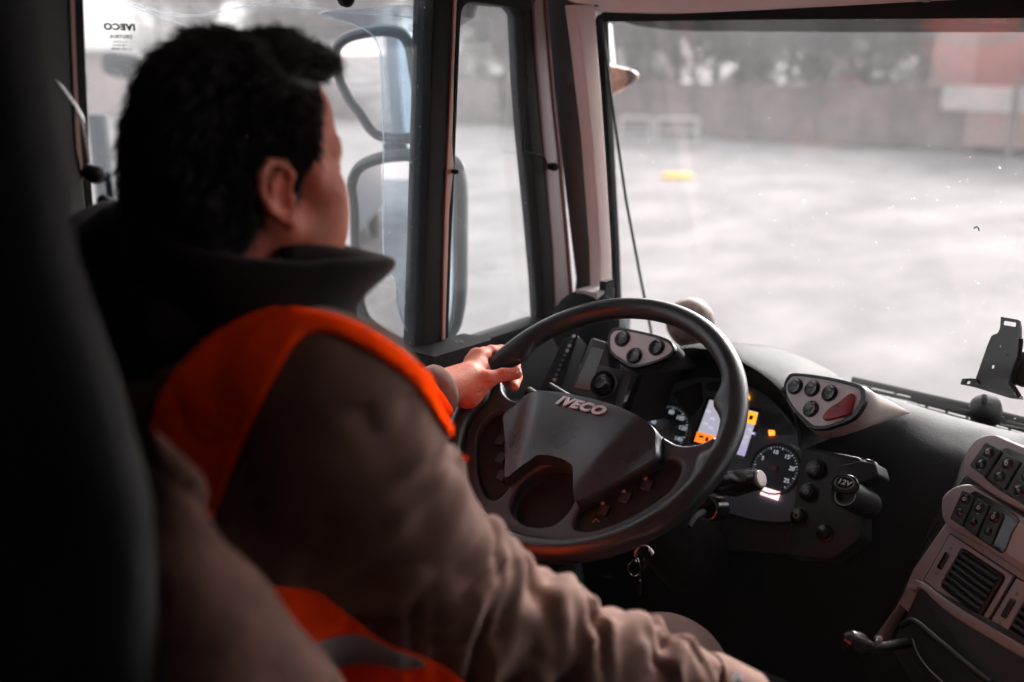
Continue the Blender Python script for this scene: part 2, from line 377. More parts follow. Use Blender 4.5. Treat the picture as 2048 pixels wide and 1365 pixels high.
plate('door_glass', M['glasspane'], DOOR, [(150, -200), (890, -200), (885, 730), (150, 1000)], off=-.004, thick=.004, parent=door)
plate('quarter_glass', M['glasspane'], DOOR, [(915, -40), (1070, -40), (1112, 650), (880, 730)], off=-.008, thick=.004, parent=door)
# top rail of the door window and wall above
dfr('upper_rail', 'black', [(100, -420), (1100, -160), (1096, -55), (100, -190)], .02, .06)
# B pillar: black mass with tan seam and seals
BP = Plane((-1.20, .6, 2), (1, .12, 0), (0, 1, 0))
bx('side_wall', M['black'], (-1.24, -.02, 1.95), (.10, 1.14, 1.75))
bx('side_wall', M['black'], (-1.27, 1.1, 2.80), (.10, 1.6, .20))
plate('rear_pillar', M['black'], BP, [(-100, -300), (137, -300), (140, 0), (146, 160), (153, 300), (168, 360), (185, 520), (190, 800), (-100, 900)], off=0, thick=.06, bevel=.004, parent=T)
plate('pillar_strip', M['brownstrip'], BP, [(136, -300), (145, -300), (149, 0), (154, 160), (163, 300), (168, 360), (162, 340), (153, 300), (147, 160), (141, 0)], off=.002, thick=.05, parent=T)
plate('pillar_seal', M['rubber'], BP, [(145, -300), (166, -300), (167, 0), (172, 160), (182, 360), (196, 520), (198, 700), (188, 700), (180, 480), (164, 300), (154, 160), (149, 0)], off=-.004, thick=.045, parent=T)
# acrylic wind deflector sheet slipped in the window
DEF = Plane((-1.275, 1, 2), (1, 0, 0), (0, 1, 0))
defl = plate('wind_deflector', M['deflector'], DEF, smooth_poly([(764, 150), (755, 90), (730, 60), (690, 45), (640, 28), (700, 20), (869, 35), (867, 300), (858, 690), (820, 672), (796, 610), (793, 560), (770, 520), (768, 330)], 5), thick=.004, off=0, parent=T)
DEFO = Plane((-1.263, 1, 2), (1, 0, 0), (0, 1, 0))
tb('deflector_edge', glass('acrylic_edge', (.9, .93, .95), 1, 0, 50, .9, .35, (.75, .8, .82)), [DEF.hit(x, y) for x, y in smooth_poly([(640, 26), (690, 43), (735, 62), (757, 92), (765, 150), (767, 330), (768, 520), (793, 570), (797, 615), (822, 675), (856, 694)], 5, False)], .0014, n=6)
tb('deflector_edge', bpy.data.materials['acrylic_edge'], [DEF.hit(x, y) for x, y in smooth_poly([(180, -25), (360, 32), (520, 10), (700, 24), (869, 40)], 5, False)], .0018, n=6)
tb('deflector_edge', bpy.data.materials['acrylic_edge'], [DEF.hit(x, y) for x, y in [(200, -10), (400, 62), (430, 70)]], .0012, n=6)
# black clip at top, knobs on the posts
bm = bmesh.new(); lathe(bm, Plane(DOOR.hit(688, -2), (1, -.3, 0)).M(0, 0, .01), [(0, .006), (.010, .005), (.0135, 0), (.012, -.01), (0, -.012)], 20); finish(bm, 'window_clip', M['rubber'], T)
for x, y, r in ((897, 341, .0045), (1094, 332, .0085)):
    bm = bmesh.new(); lathe(bm, Plane(DOOR.hit(x, y), (1, -.4, 0)).M(0, 0, .03), [(0, .006), (r*.8, .005), (r, 0), (r*.8, -.02), (0, -.02)], 18); finish(bm, 'post_screw', M['rubber'], T)
tb('grab_loop', M['rubber'], [DOOR.hit(x, y, .02) for x, y in smooth_poly([(1056, 150), (1052, 220), (1047, 275), (1046, 297), (1052, 304), (1085, 314), (1094, 330)], 5, False)], .0024)
# glass lettering, seen reversed from inside
GL = Plane(DOOR.hit(240, 55), (1, 0, 0), (0, 1, 0))
M['ink'] = mat('dark_window_print', (.02, .02, .022), .6)
def glass_text(s, x, y, h, bold=0, sx=1, parent=door):
    u, v = GL.uv(x, y); text('window_print', s, M['ink'], GL, u, v, h, .0005, parent, bold, 0, 0, True, .0002, sx=sx)
glass_text('IVECO', 239, 55, .0110, .0007, 1.25)
glass_text('DEUTRUL', 241, 74, .0060, .0002, 1.15); glass_text('A S 2 M RUS', 240, 84, .0032, 0, 1.2); glass_text('43R-001024', 238, 91, .0032, 0, 1.2); glass_text('E1 43R 00098', 243, 99, .0050, 0, 1.0)
# ---- A pillar (inner trim) and windshield surround
AP = Plane((-1.19, 1.72, 2.2), (.55, -.84, 0), (.84, .55, 0))
AP2 = Plane((-1.135, 1.70, 2.2), (.97, -.10, 0), (.1, .97, 0))
plate('pillar_cover', M['black'], AP, [(1084, -60), (1105, 170), (1135, 420), (1152, 560), (1145, 640), (1210, 640), (1200, 500), (1186, 278), (1153, 22), (1150, -60)], off=0, thick=.08, bevel=.006, parent=T)
plate('pillar_trim', M['brownedge'], AP, [(1140, -40), (1158, 170), (1176, 330), (1192, 500), (1198, 590), (1206, 590), (1200, 500), (1186, 278), (1162, 60), (1155, -40)], off=.003, thick=.05, parent=T)
plate('pillar_trim', M['lit_trim'], AP2, [(1152, 10), (1190, 10), (1193, 60), (1203, 183), (1213, 330), (1223, 500), (1228, 655), (1203, 655), (1200, 500), (1184, 278), (1164, 100)], off=0, thick=.03, bevel=.003, parent=T)
bx('pillar_rail', M['rubber'], (-1.235, 1.74, 2.59), (.09, .12, .14))
def wsl(nm, m, px, off=0, th=.02, bev=.002, pr=T): return plate(nm, M[m], WS, px, off=off, thick=th, bevel=bev, parent=pr)
ws = plate('windshield', M['windglass'], WS, [(-1.02, -.03), (1.12, -.03), (1.12, .80), (-1.02, .80)], thick=.005, off=-.02, parent=T, px=False)
wsl('windshield_seal', 'rubber', [(1196, 30), (1600, 12), (2300, -30), (2300, 32), (2048, 37), (1560, 40), (1240, 44), (1206, 44), (1210, 150), (1230, 500), (1236, 660), (1226, 660), (1220, 500), (1200, 183), (1190, 40)], -.002, .02, .001, ws)
# header above the windshield: pale headliner edge and lamp lens
bm = bmesh.new(); e = []
for x, y in smooth_poly([(1085, 2), (1150, 16), (1230, 24), (1340, 26), (1500, 20), (1767, 6), (2100, -12), (2600, -40)], 6, False):
    p = Plane((0, 1.70, 0), (0, -1, 0)).hit(x, y); e.append(p)
loft(bm, [[p+np.array([0, .09, .03]) for p in e], [p+np.array([0, .06, .004]) for p in e], [p+np.array([0, .03, -.003]) for p in e], e, [p+np.array([0, -.02, .010]) for p in e], [p+np.array([0, -.12, .08]) for p in e], [p+np.array([0, -.3, .22]) for p in e], [p+np.array([0, -.3, .36]) for p in e], [p+np.array([0, .14, .36]) for p in e]], closed=False)
finish(bm, 'header_panel', M['headliner'], T)
plate('header_lamp', M['greybeige'], Plane((0, 1.64, 2.52), (0, -.8, -.6)), smooth_poly([(1795, -12), (1815, -2), (1845, 6), (1862, 4), (1868, -8), (1850, -14)], 5), thick=.02, bevel=.002, parent=T)
# outside sun visor
M['visor'] = mat('smoked_visor', (.010, .0095, .006), .8, spec=.15, var=.2, vscale=6)
VS = Plane((0, 2.08, 2.45), (0, -.95, -.3))
plate('sun_visor', M['visor'], VS, [(1225, 38), (1246, 44), (1275, 52), (1330, 60), (1400, 63), (1700, 65), (2048, 65), (2900, 68), (2900, -60), (1225, -30)], thick=.006, parent=T)
for x in (1368, 1990):
    p = VS.hit(x, 38, .02); bx('visor_bracket', M['rubber'], tuple(p), (.045, .03, .014))
tb('windshield_cord', mat('green_black_cord', (.012, .02, .017), .5), [WS.hit(x, y, .012) for x, y in [(1203, 40), (1222, 190), (1252, 400), (1278, 540), (1303, 668)]], .0032, n=8)
# amber lamp outside by the pillar
AM = Plane(at(1232, 162, 2.35), (.3, -.95, 0)); M['amber'] = mat('faded_amber_lens', (.62, .30, .20), .25, var=.25, vscale=60)
am = plate('corner_lamp', M['amber'], AM, smooth_poly([(1200, 130), (1225, 133), (1255, 140), (1268, 150), (1262, 163), (1235, 182), (1205, 192)], 5), thick=.05, bevel=.006, parent=T)
plate('lamp_rim', M['brownedge'], AM, smooth_poly([(1252, 140), (1264, 142), (1270, 151), (1262, 166), (1248, 174), (1255, 160)], 4), thick=.03, off=.004, bevel=.002, parent=am)
plate('roof_corner_panel', M['bluepaint'], Plane(at(1206, 100, 2.4), (.3, -.95, 0)), [(1190, 40), (1214, 48), (1218, 90), (1222, 128), (1196, 128)], thick=.04, parent=T)
# ---- exterior skin of the cab below and behind the windows (seen in the mirrors and through gaps)
bx('outer_skin', M['bluepaint'], (-1.315, .7, 1.35), (.03, 2.6, 1.0)); bx('outer_skin', M['bluepaint'], (-1.315, -.1, 2.35), (.03, 1.2, 1.0))
bx('cargo_body', M['bodygrey'], (-.25, -4.2, 2.1), (2.5, 6.6, 2.6))
bx('front_skin', M['bluepaint'], (-.25, 2.12, 1.05), (2.1, .12, 1.1)); bx('front_skin', M['bluepaint'], (.9, .7, 1.35), (.03, 2.6, 1.0))
for x in (-1.05, .55):
    for y in (1.35, -5.5):
        bm = bmesh.new(); mm = Matrix.Translation((x, y, .5))@Matrix.Rotation(PI/2, 4, 'Y'); lathe(bm, mm, [(0, -.14), (.28, -.14), (.30, -.1), (.47, -.13), (.5, -.08), (.5, .08), (.47, .13), (.3, .1), (.28, .14), (0, .14)], 32); w_ = finish(bm, 'wheel', M['rubber'], T)
# ---- door mirrors
def door_mirror(px, d, nrm, rim, cvx):
    P = Plane(at(sum(p[0] for p in px)/len(px), sum(p[1] for p in px)/len(px), d), nrm)
    o = smooth_poly([P.uv(*p) for p in px], 6); c = np.mean(o, 0)
    sc = lambda k: [(c[0]+(q[0]-c[0])*k, c[1]+(q[1]-c[1])*k) for q in o]
    def sh(t):   # inset by a constant distance
        q = np.array(o); e1 = np.roll(q, -1, 0)-np.roll(q, 1, 0); nn = np.stack([-e1[:, 1], e1[:, 0]], 1); nn /= np.linalg.norm(nn, axis=1, keepdims=True)
        if ((q+nn*.001-c)**2).sum() > ((q-c)**2).sum(): nn = -nn
        return [tuple(z) for z in q+nn*t]
    bm = bmesh.new()
    L = [[P.w(*q, o=z) for q in l] for l, z in ((sh(rim), -.004), (sh(rim*.9), .006), (sh(rim*.4), .010), (sh(0), .004), (sh(-.006), -.012), (sc(.96), -.05), (sc(.8), -.085), (sc(.4), -.10), (sc(.01), -.102))]
    loft(bm, L); hs = finish(bm, 'door_mirror', M['housing'], T)
    bm = bmesh.new(); q = np.array(sh(rim*.8)); rings = []
    for k in np.linspace(1, .001, 10):
        uvk = c+(q-c)*k; rings.append([P.w(a, b, -.002+cvx*(1-((a-c[0])**2+(b-c[1])**2)/.03)) for a, b in uvk])
    loft(bm, rings); finish(bm, 'mirror_glass', M['mirror'], hs); return P, hs
pu, hu = door_mirror([(668, 150), (664, 100), (690, 70), (750, 56), (800, 60), (825, 90), (836, 150), (850, 230), (845, 276), (800, 284), (745, 274), (712, 230), (690, 200)], 2.15, (.40, -.915, -.05), .020, .004)
pl_, hl = door_mirror([(700, 420), (694, 372), (712, 330), (770, 308), (850, 305), (905, 318), (922, 360), (924, 470), (922, 600), (906, 668), (860, 700), (780, 690), (720, 640), (704, 540)], 2.12, (.36, -.93, -.01), .020, .005)
tb('mirror_arm', M['housing'], [at(835, 90, 2.25), at(880, 60, 2.3), at(935, 20, 2.1), at(960, -60, 2.05)], .02)
tb('mirror_arm', M['housing'], [at(860, 700, 2.2), at(870, 760, 2.1), DOOR.hit(900, 800, -.05)], .02)
bm = bmesh.new(); lathe(bm, Plane(at(938, 22, 2.12), (.4, -.9, 0)).M(), [(0, .02), (.012, .018), (.018, 0), (.012, -.02), (0, -.02)], 16); finish(bm, 'arm_joint', M['housing'], T)
bx('mirror_stay', M['rubber'], tuple(at(735, 600, 2.3)), (.16, .03, .05), rot=(-.5, 'Y'))
tb('mirror_arm', M['housing'], [at(790, 284, 2.24), at(800, 310, 2.24)], .03)
# ---- window switch block on the door sill
sw = bx('door_switch_panel', M['rubber'], tuple(DOOR.hit(900, 716, .05)), (.07, .15, .05), bevel=.022)
for k, (x, y) in enumerate([(893, 700), (918, 692), (938, 700), (905, 722)]):
    bm = bmesh.new(); lathe(bm, Matrix.Translation(DOOR.hit(x, y, .05)), [(.012, -.01), (.012, .004), (.009, .008), (0, .007)], 16); finish(bm, 'window_button', M['gloss'], sw)
# ================================================================ dashboard
def dash_profile(x):
    """(y, z) from the windshield base over the rounded shoulder down to the knees"""
    a = [(1.90, 1.74), (1.875, 1.768), (1.84, 1.782), (1.79, 1.787), (1.735, 1.777), (1.69, 1.755), (1.655, 1.71), (1.64, 1.65), (1.64, 1.55), (1.66, 1.42), (1.70, 1.25), (1.72, 1.15)]
    return a
bm = bmesh.new(); loops = []
for x in np.linspace(-1.21, .82, 60):
    pr = np.array(smooth_poly(dash_profile(x), 3, False))
    dx = max(0, abs(x+.83)-.25); k = 0.05*math.exp(-((x+.83)/.33)**4)       # binnacle swell
    pr = pr.copy(); pr[:, 1] += k*np.exp(-((pr[:, 0]-1.72)/.12)**2); pr[:, 0] -= .02*math.exp(-((x+.3)/.25)**2)*(pr[:, 1] < 1.78)
    loops.append([(x, a, b) for a, b in pr])
loft(bm, loops, closed=False); dash = finish(bm, 'dashboard', M['grain'], T)
# hood over the instruments: lip arch traced in its own plane, lofted back to the windshield base
HB = Plane((-.83, 1.50, 1.9), (0, -.94, .34))
lip = smooth_poly([(1240, 860), (1255, 800), (1290, 730), (1350, 700), (1420, 700), (1490, 728), (1545, 765), (1580, 808), (1600, 860), (1604, 900)], 5, False)
lp = [HB.hit(x, y) for x, y in lip]; cen = np.mean(lp, 0)
inner = [p+(cen-p)*.06+np.array([0, .006, 0]) for p in lp]; deep = [p+(cen-p)*.02+np.array([0, .15, -.02]) for p in lp]
outer = [p-(cen-p)*.02+np.array([0, .01, .002]) for p in lp]
def back(p, y, k, z0): return np.array([p[0]+(p[0]-cen[0])*k, y, p[2]*(1-.0)+z0])
b1 = [back(p, 1.62, .05, -.012) for p in lp]; b2 = [back(p, 1.75, .12, -.045) for p in lp]; b3 = [np.array([p[0]+(p[0]-cen[0])*.15, 1.86, min(p[2]-.10, 1.775)]) for p in lp]
bm = bmesh.new(); loft(bm, [deep, inner, lp, outer, b1, b2, b3], closed=False); hood = finish(bm, 'instrument_hood', M['grain'], T)
# ---- instrument cluster
CL = Plane((-.83, 1.61, 1.745), (0, -.87, .5))
c5 = lambda x, y: (x/2.73+1150, y/2.73+600)
c4 = lambda x, y: (x/2.395+850, y/2.395+560)
c6 = lambda x, y: (x/1.7847+1500, y/1.7847+600)
cl = plate('instrument_cluster', M['cluster'], CL, smooth_poly([c5(*p) for p in [(330, 700), (400, 560), (560, 450), (740, 425), (900, 455), (1040, 520), (1140, 620), (1210, 720), (1250, 850), (1255, 1050), (1200, 1200), (900, 1180), (500, 1000), (340, 880)]], 5), thick=.02, parent=T)
plate('cluster_backing', M['black'], CL, [c5(*p) for p in [(200, 400), (1300, 380), (1330, 1400), (100, 1300)]], off=-.035, thick=.01, parent=T)
M['panel'] = mat('dark_display_window', (.012, .015, .019), .2)
plate('display_window', M['panel'], CL, round_poly([c5(*p) for p in [(530, 510), (690, 445), (700, 560), (640, 640), (590, 600)]], 5), off=.0012, thick=.002, parent=cl)
plate('display_window', M['panel'], CL, round_poly([c5(*p) for p in [(715, 450), (800, 440), (810, 500), (720, 500)]], 5), off=.0012, thick=.002, parent=cl)
plate('display_window', M['panel'], CL, round_poly([c5(*p) for p in [(1010, 590), (1080, 560), (1190, 690), (1200, 740), (1010, 740)]], 9), off=.0012, thick=.002, parent=cl)
M['scr_w'] = mat('screen_white', (.3, .3, .34), .4, emit=(.62, .60, .72, .15)); M['scr_p'] = mat('screen_violet', (.3, .3, .4), .4, emit=(.30, .27, .42, .3))
M['scr_o'] = mat('screen_orange', (.5, .2, .05), .4, emit=(1, .20, .015, .3)); M['scr_y'] = mat('screen_amber', (.5, .3, .05), .4, emit=(1, .40, .03, .32))
M['lamp_r'] = mat('warning_red', (.5, .1, .05), .4, emit=(1, .10, .01, 1.6)); M['lamp_a'] = mat('warning_amber', (.5, .3, .05), .4, emit=(1, .38, .02, 1.3)); M['lcd'] = mat('pink_lcd', (.5, .4, .4), .4, emit=(.85, .50, .47, .42))
M['lit'] = mat('backlit_print', (.6, .6, .62), .5, emit=(.6, .66, .75, .13)); M['ghost'] = mat('screen_symbols', (.2, .2, .3), .5, emit=(.25, .24, .34, .5))
def cq(nm, m, pts, off=.003, th=.001, pr=cl): return plate(nm, M[m], CL, [c5(*p) for p in pts], off=off, thick=th, parent=pr, smooth=False)
cq('display_bezel', 'gloss', [(722, 528), (1012, 600), (930, 880), (630, 785)], .002)
scr = [(735, 545), (1000, 615), (925, 855), (652, 772)]
cq('screen', 'scr_w', scr); cq('screen_bar', 'scr_o', [(668, 718), (790, 752), (772, 808), (650, 772)], .0036, .0005)
cq('screen_bar', 'scr_y', [(940, 606), (998, 618), (984, 682), (925, 668)], .0036, .0005); cq('screen_bar', 'scr_p', [(885, 782), (943, 796), (925, 855), (865, 838)], .0036, .0005)
for (x, y) in [(715, 600), (740, 640), (705, 668), (730, 690), (945, 700), (925, 740), (905, 770), (960, 720)]:
    cq('screen_symbol', 'ghost', [(x, y), (x+22, y+5), (x+19, y+17), (x-3, y+12)], .0036, .0005)
cq('screen_symbol', 'brownedge', [(680, 738), (702, 744), (698, 756), (676, 750)], .0042, .0004); cq('screen_symbol', 'brownedge', [(715, 748), (730, 752), (724, 776), (709, 772)], .0042, .0004)
cq('screen_symbol', 'brownedge', [(955, 630), (975, 634), (966, 656), (948, 652)], .0042, .0004)
cq('warning_lamp', 'lamp_a', [(930, 545), (940, 505), (952, 540)], .003); cq('warning_lamp', 'lamp_r', [(1056, 712), (1088, 714), (1090, 738), (1060, 741)], .003)
def gauge(x, y, r, nums, a0, a1, needle):
    u, v = CL.uv(*c5(x, y))
    bm = bmesh.new(); lathe(bm, CL.M(u, v, 0), [(0, .0022), (r*.93, .0022), (r*.94, .002)], 48); g = finish(bm, 'gauge', M['dial'], cl)
    bm = bmesh.new(); lathe(bm, CL.M(u, v, 0), [(r*.93, .002), (r*.935, .006), (r*.97, .007), (r, .004), (r*1.01, .001)], 48); finish(bm, 'gauge_ring', mat('gauge_ring_grey', (.16, .17, .18), .25), cl)
    bm = bmesh.new()
    n = 33
    for i in range(n):
        a = math.radians(a0+(a1-a0)*i/(n-1)); big = i % 4 == 0; l = r*(.10 if big else .05)
        mm = CL.M(u, v, .0026)@Matrix.Rotation(a, 4, 'Z'); box(bm, (r*.86-l/2, 0, 0), (l, r*(.022 if big else .012), .0006), mm)
    finish(bm, 'tick_marks', M['lit'], cl, False)
    for s, an in nums:
        an = math.radians(an); text('dial_number', s, M['lit'], CL, u+r*.64*math.cos(an), v+r*.64*math.sin(an), r*.23, .0026, cl, .0)
    bm = bmesh.new(); mm = CL.M(u, v, .005)@Matrix.Rotation(math.radians(needle), 4, 'Z')
    for s_ in (0,):
        vs_ = [bm.verts.new(mm@Vector(q)) for q in ((-.008, -.0012, 0), (-.008, .0012, 0), (r*.72, .0004, 0), (r*.72, -.0004, 0), (-.008, -.0012, .001), (-.008, .0012, .001), (r*.72, .0004, .001), (r*.72, -.0004, .001))]
        for f in ((0, 1, 2, 3), (7, 6, 5, 4), (0, 4, 5, 1), (1, 5, 6, 2), (2, 6, 7, 3), (3, 7, 4, 0)): bm.faces.new([vs_[i] for i in f])
    finish(bm, 'needle', mat('needle_red', (.5, .03, .02), .4), cl, False)
    bm = bmesh.new(); lathe(bm, CL.M(u, v, .004), [(.0065, -.002), (.0062, .004), (.004, .006), (0, .0062)], 20); finish(bm, 'needle_hub', mat('hub_pinkish', (.28, .17, .17), .4), cl)
    return u, v
gauge(1095, 925, .048, [('5', 155), ('10', 105), ('15', 60), ('20', 15), ('25', -30)], 215, -45, 158)
gauge(505, 705, .052, [('20', 215), ('40', 170), ('60', 130), ('80', 92), ('100', 52), ('120', 15), ('140', -25)], 225, -45, 200)
cq('gauge_mark', 'white', [(1172, 790), (1180, 785), (1228, 815), (1222, 822)], .0034, .0005)
cq('clock_lcd', 'lcd', [(1032, 1022), (1122, 1050), (1106, 1096), (1008, 1062)], .0045, .002)
u_, v_ = CL.uv(*c5(1068, 1060), .0048); text('lcd_digits', '1341', M['ghost'], CL, u_, v_, .011, .0048, cl, rot=-.1)
# ---- switch pods
def pod(px, px_in, n, d, tip, tipk, mface, mbody, name='switch_pod'):
    cx, cyy = np.mean(px, 0); P = Plane(at(cx, cyy, d), n)
    o = smooth_poly([P.uv(*p) for p in px], 6); i = smooth_poly([P.uv(*p) for p in px_in], 6)
    o = np.array(o); i = np.array(i); co = o.mean(0)
    bm = bmesh.new(); r = lambda q, k, z: [P.w(*(co+(a-co)*k), o=z) for a in q]
    L = [r(i, 1, .0), r(i, 1.02, .002), r(o, .99, .002), r(o, 1.0, .0), r(o, 1.01, -.006)]
    L2 = [r(i, 1.0, -.004), r(i, 1.0, .001)]
    bezel = bmesh.new(); loft(bezel, [r(i, 1, -.004)]+L); 
    body = [r(o, 1.01, -.006), r(o, 1.045, -.012), r(o, 1.05, -.03)]
    base = np.array(body[-1]); tip = np.asarray(tip)
    for k in (.12, .25, .4, .55, .7, .82, .92, .98): body.append([b+(tip-b)*(k**tipk)*np.array([1, 1, 1]) for b in base])
    bb = bmesh.new(); loft(bb, body, cap1=True)
    pd = finish(bb, name, M[mbody], T); finish(bezel, 'pod_bezel', M['gloss'], pd)
    face = plate('pod_face', M[mface], P, [tuple(q) for q in co+(i-co)*1.0], thick=.006, off=.0008, parent=pd, px=False)
    return P, pd
def push(P, pd, x, y, r, ang, m='gloss'):
    u, v = P.uv(x, y)
    bm = bmesh.new(); lathe(bm, P.M(u, v, 0), [(r*1.16, 0), (r*1.14, .0022), (r*1.04, .0024), (r*1.0, .0005)], 28); finish(bm, 'button_ring', M['black'], pd)
    bm = bmesh.new(); lathe(bm, P.M(u, v, 0)@Matrix.Rotation(ang, 4, 'Z')@Matrix.Rotation(.10, 4, 'X'), [(r*.98, -.003), (r*.98, .004), (r*.86, .0058), (r*.5, .0048), (0, .0044)], 28)
    b_ = finish(bm, 'push_button', M[m], pd)
    mm = P.M(u, v, .0062)@Matrix.Rotation(ang, 4, 'Z'); bm = bmesh.new(); box(bm, (0, r*.35, -.0008), (r*.5, r*.12, .0006), mm); finish(bm, 'button_mark', M['dim'], pd, False)
PR, podR = pod([c5(*p) for p in [(1142, 470), (1160, 425), (1205, 402), (1390, 424), (1555, 466), (1590, 505), (1580, 570), (1520, 650), (1400, 700), (1320, 708), (1270, 690), (1195, 610), (1150, 530)]],
               [c5(*p) for p in [(1155, 475), (1170, 440), (1210, 418), (1390, 442), (1535, 482), (1560, 512), (1550, 565), (1500, 630), (1395, 680), (1325, 688), (1285, 672), (1210, 600), (1165, 530)]],
               (-.25, -.80, .54), 1.60, at(1822, 826, 1.78), 1.0, 'podlit', 'beige')
for x, y in ((1205, 475), (1297, 487), (1392, 512), (1290, 598)): push(PR, podR, *c5(x, y), .0125, -.35)
hz = plate('hazard_button', M['red'], PR, smooth_poly([c5(*p) for p in [(1352, 650), (1352, 630), (1385, 590), (1440, 555), (1490, 514), (1514, 510), (1522, 530), (1508, 590), (1490, 625), (1420, 645), (1370, 656)]], 5), off=.0065, thick=.008, bevel=.002, parent=podR)
tu = [PR.uv(*c5(*p), .0068) for p in [(1420, 590), (1440, 562), (1452, 594)]]; tb('hazard_symbol', M['dim'], [PR.w(*q, o=.0068) for q in tu], .0004, podR, 6, closed=True)
PL, podL = pod([c5(*p) for p in [(180, 240), (190, 180), (235, 153), (380, 178), (500, 212), (545, 255), (530, 300), (440, 345), (345, 370), (295, 362), (225, 320), (188, 280)]],
               [c5(*p) for p in [(192, 238), (200, 190), (240, 168), (380, 192), (490, 226), (528, 262), (512, 295), (435, 332), (343, 355), (300, 348), (235, 308), (200, 275)]],
               (.02, -.82, .57), 1.76, at(1400, 735, 1.98), 1.0, 'podlit', 'grain')
for x, y in ((260, 215), (325, 308), (447, 262)): push(PL, podL, *c5(x, y), .0135, -.2)
# ---- blank screen box, round vent knob, defroster grille left of the cluster
LP = Plane(at(1165, 750, 1.80), (.05, -.9, .42))
fr = plate('display_frame', M['black'], LP, round_poly([c4(*p) for p in [(795, 275), (870, 300), (890, 440), (800, 580), (690, 545)]], 6), thick=.05, bevel=.004, parent=T)
plate('blank_screen', M['gloss'], LP, round_poly([c4(*p) for p in [(800, 320), (858, 335), (790, 530), (715, 515)]], 3), thick=.004, off=.002, parent=fr)
KN = Plane(at(*c4(862, 505), 1.76), (.05, -.88, .45)); kn = plate('knob_plate', M['black'], KN, [(-.03, -.034), (.028, -.034), (.028, .034), (-.03, .034)], thick=.03, off=-.004, bevel=.004, parent=T, px=False)
for nm, m, pf in (('knob_ring', 'black', [(.022, -.002), (.026, .004), (.0245, .008), (.021, .004)]), ('knob', 'gloss', [(.021, .001), (.019, .004), (.0175, .009), (.013, .012), (.0125, .020), (.010, .023), (0, .022)]), ('knob_trim', 'chrome', [(.0135, .011), (.0142, .014), (.0135, .016)])):
    bm = bmesh.new(); lathe(bm, KN.M(), pf, 32); finish(bm, nm, M[m], kn)
GP = Plane(at(*c4(640, 400), 1.86), (.15, -.8, .55))
gr = plate('defroster_grille', M['grain'], GP, round_poly([c4(*p) for p in [(660, 280), (735, 262), (640, 560), (540, 540)]], 6), thick=.05, bevel=.003, parent=T)
for k in range(13):
    t = k/12; x, y = 712-(712-590)*t, 270+(548-270)*t
    bm = bmesh.new(); u, v = GP.uv(*c4(x, y), .001); lathe(bm, GP.M(u, v, .001), [(0, .0012), (.0032, .0010), (.0036, 0)], 10); finish(bm, 'vent_hole', M['dim' if k in (0, 2, 3, 9) else 'gloss'], gr)
bx('corner_box', M['greybeige'], tuple(at(1190, 612, 2.0)), (.05, .06, .07)); bx('corner_box', M['rubber'], tuple(at(1213, 590, 1.99)), (.014, .03, .06))
bm = bmesh.new(); lathe(bm, Plane(at(1165, 640, 1.95), (.3, -.8, .5)).M(), [(.0, .0), (.05, -.004), (.07, -.02), (.075, -.06)], 28); finish(bm, 'speaker_cover', M['grain'], T)
M['tan'] = mat('mottled_tan', (.24, .17, .14), .6, var=.35, vscale=70)
bm = bmesh.new(); lathe(bm, Plane(at(1378, 640, 2.12), (.2, -.75, .6)).M(), [(0, .03), (.03, .026), (.048, .01), (.052, -.01), (.05, -.04)], 28); sdm = finish(bm, 'round_cap', M['tan'], T)
# lower left dash by the door
bx('dash_end', M['grain'], (-1.13, 1.45, 1.62), (.18, .42, .28), bevel=.03)
# ---- column: shroud, stalks, ignition with keys
WC = np.array([-.826, 1.164, 1.89]); TW = math.radians(37.3)
WH = Plane(WC, (0, -math.sin(TW), math.cos(TW)))
tb('steering_column', M['black'], [WH.w(0, 0, -.045), WH.w(0, .0, -.12), WH.w(0, .03, -.22), WH.w(0, .05, -.5)], [.055, .075, .08, .07], n=24)
s0, s1, s2 = at(*c5(760, 1010), 1.60), at(*c5(870, 1005), 1.57), at(*c5(1012, 978), 1.535)
bm = bmesh.new(); ax = (s2-s0); tube(bm, [s0-ax*1.2, s0-ax*.2, s0, s0+ax*.15, s1, s2-ax*.12, s2-ax*.02, s2], [.008, .009, .014, .0195, .0205, .0175, .016, .0135], 24); st = finish(bm, 'column_stalk', M['gloss'], T)
SE = Plane(s2, s2-s1); bm = bmesh.new(); lathe(bm, SE.M(), [(.0135, -.002), (.0142, .001), (.012, .003), (0, .0034)], 28); finish(bm, 'stalk_end', mat('satin_end_cap', (.5, .42, .41), .3, metal=.5), st)
SB = Plane(at(*c5(885, 962), 1.545), (-.1, -.7, .75)); bm = bmesh.new(); mm = SB.M(0, 0, -.001)@Matrix.Rotation(-.1, 4, 'Z')@Matrix.Diagonal((1.9, 1, 1, 1)); lathe(bm, mm, [(.0098, -.006), (.0092, .0015), (.006, .0028), (0, .003)], 24); finish(bm, 'stalk_button', mat('satin_black', (.06, .055, .055), .2, coat=.6), st)
tb('column_stalk', M['black'], [WH.w(-.05, .05, -.06), WH.w(-.14, .07, -.05), at(*c4(575, 580), 1.66), at(*c4(495, 535), 1.69)], [.006, .006, .007, .0085], n=14)
ig = bmesh.new(); IG = Plane(at(*c5(730, 1140), 1.58), (-.1, -.9, .3)); lathe(ig, IG.M(), [(.02, -.03), (.02, 0), (.017, .003), (.012, .001), (0, .001)], 24); finish(ig, 'ignition_lock', M['gloss'], T)
bm = bmesh.new(); lathe(bm, IG.M(0, 0, .001), [(.0175, .002), (.0185, .0035), (.0165, .004)], 24); finish(bm, 'lock_ring', M['chrome'], T)
tb('tilt_lever', M['black'], [at(*c5(700, 1160), 1.56), at(*c5(655, 1190), 1.54), at(*c5(625, 1240), 1.53)], [.006, .005, .004])
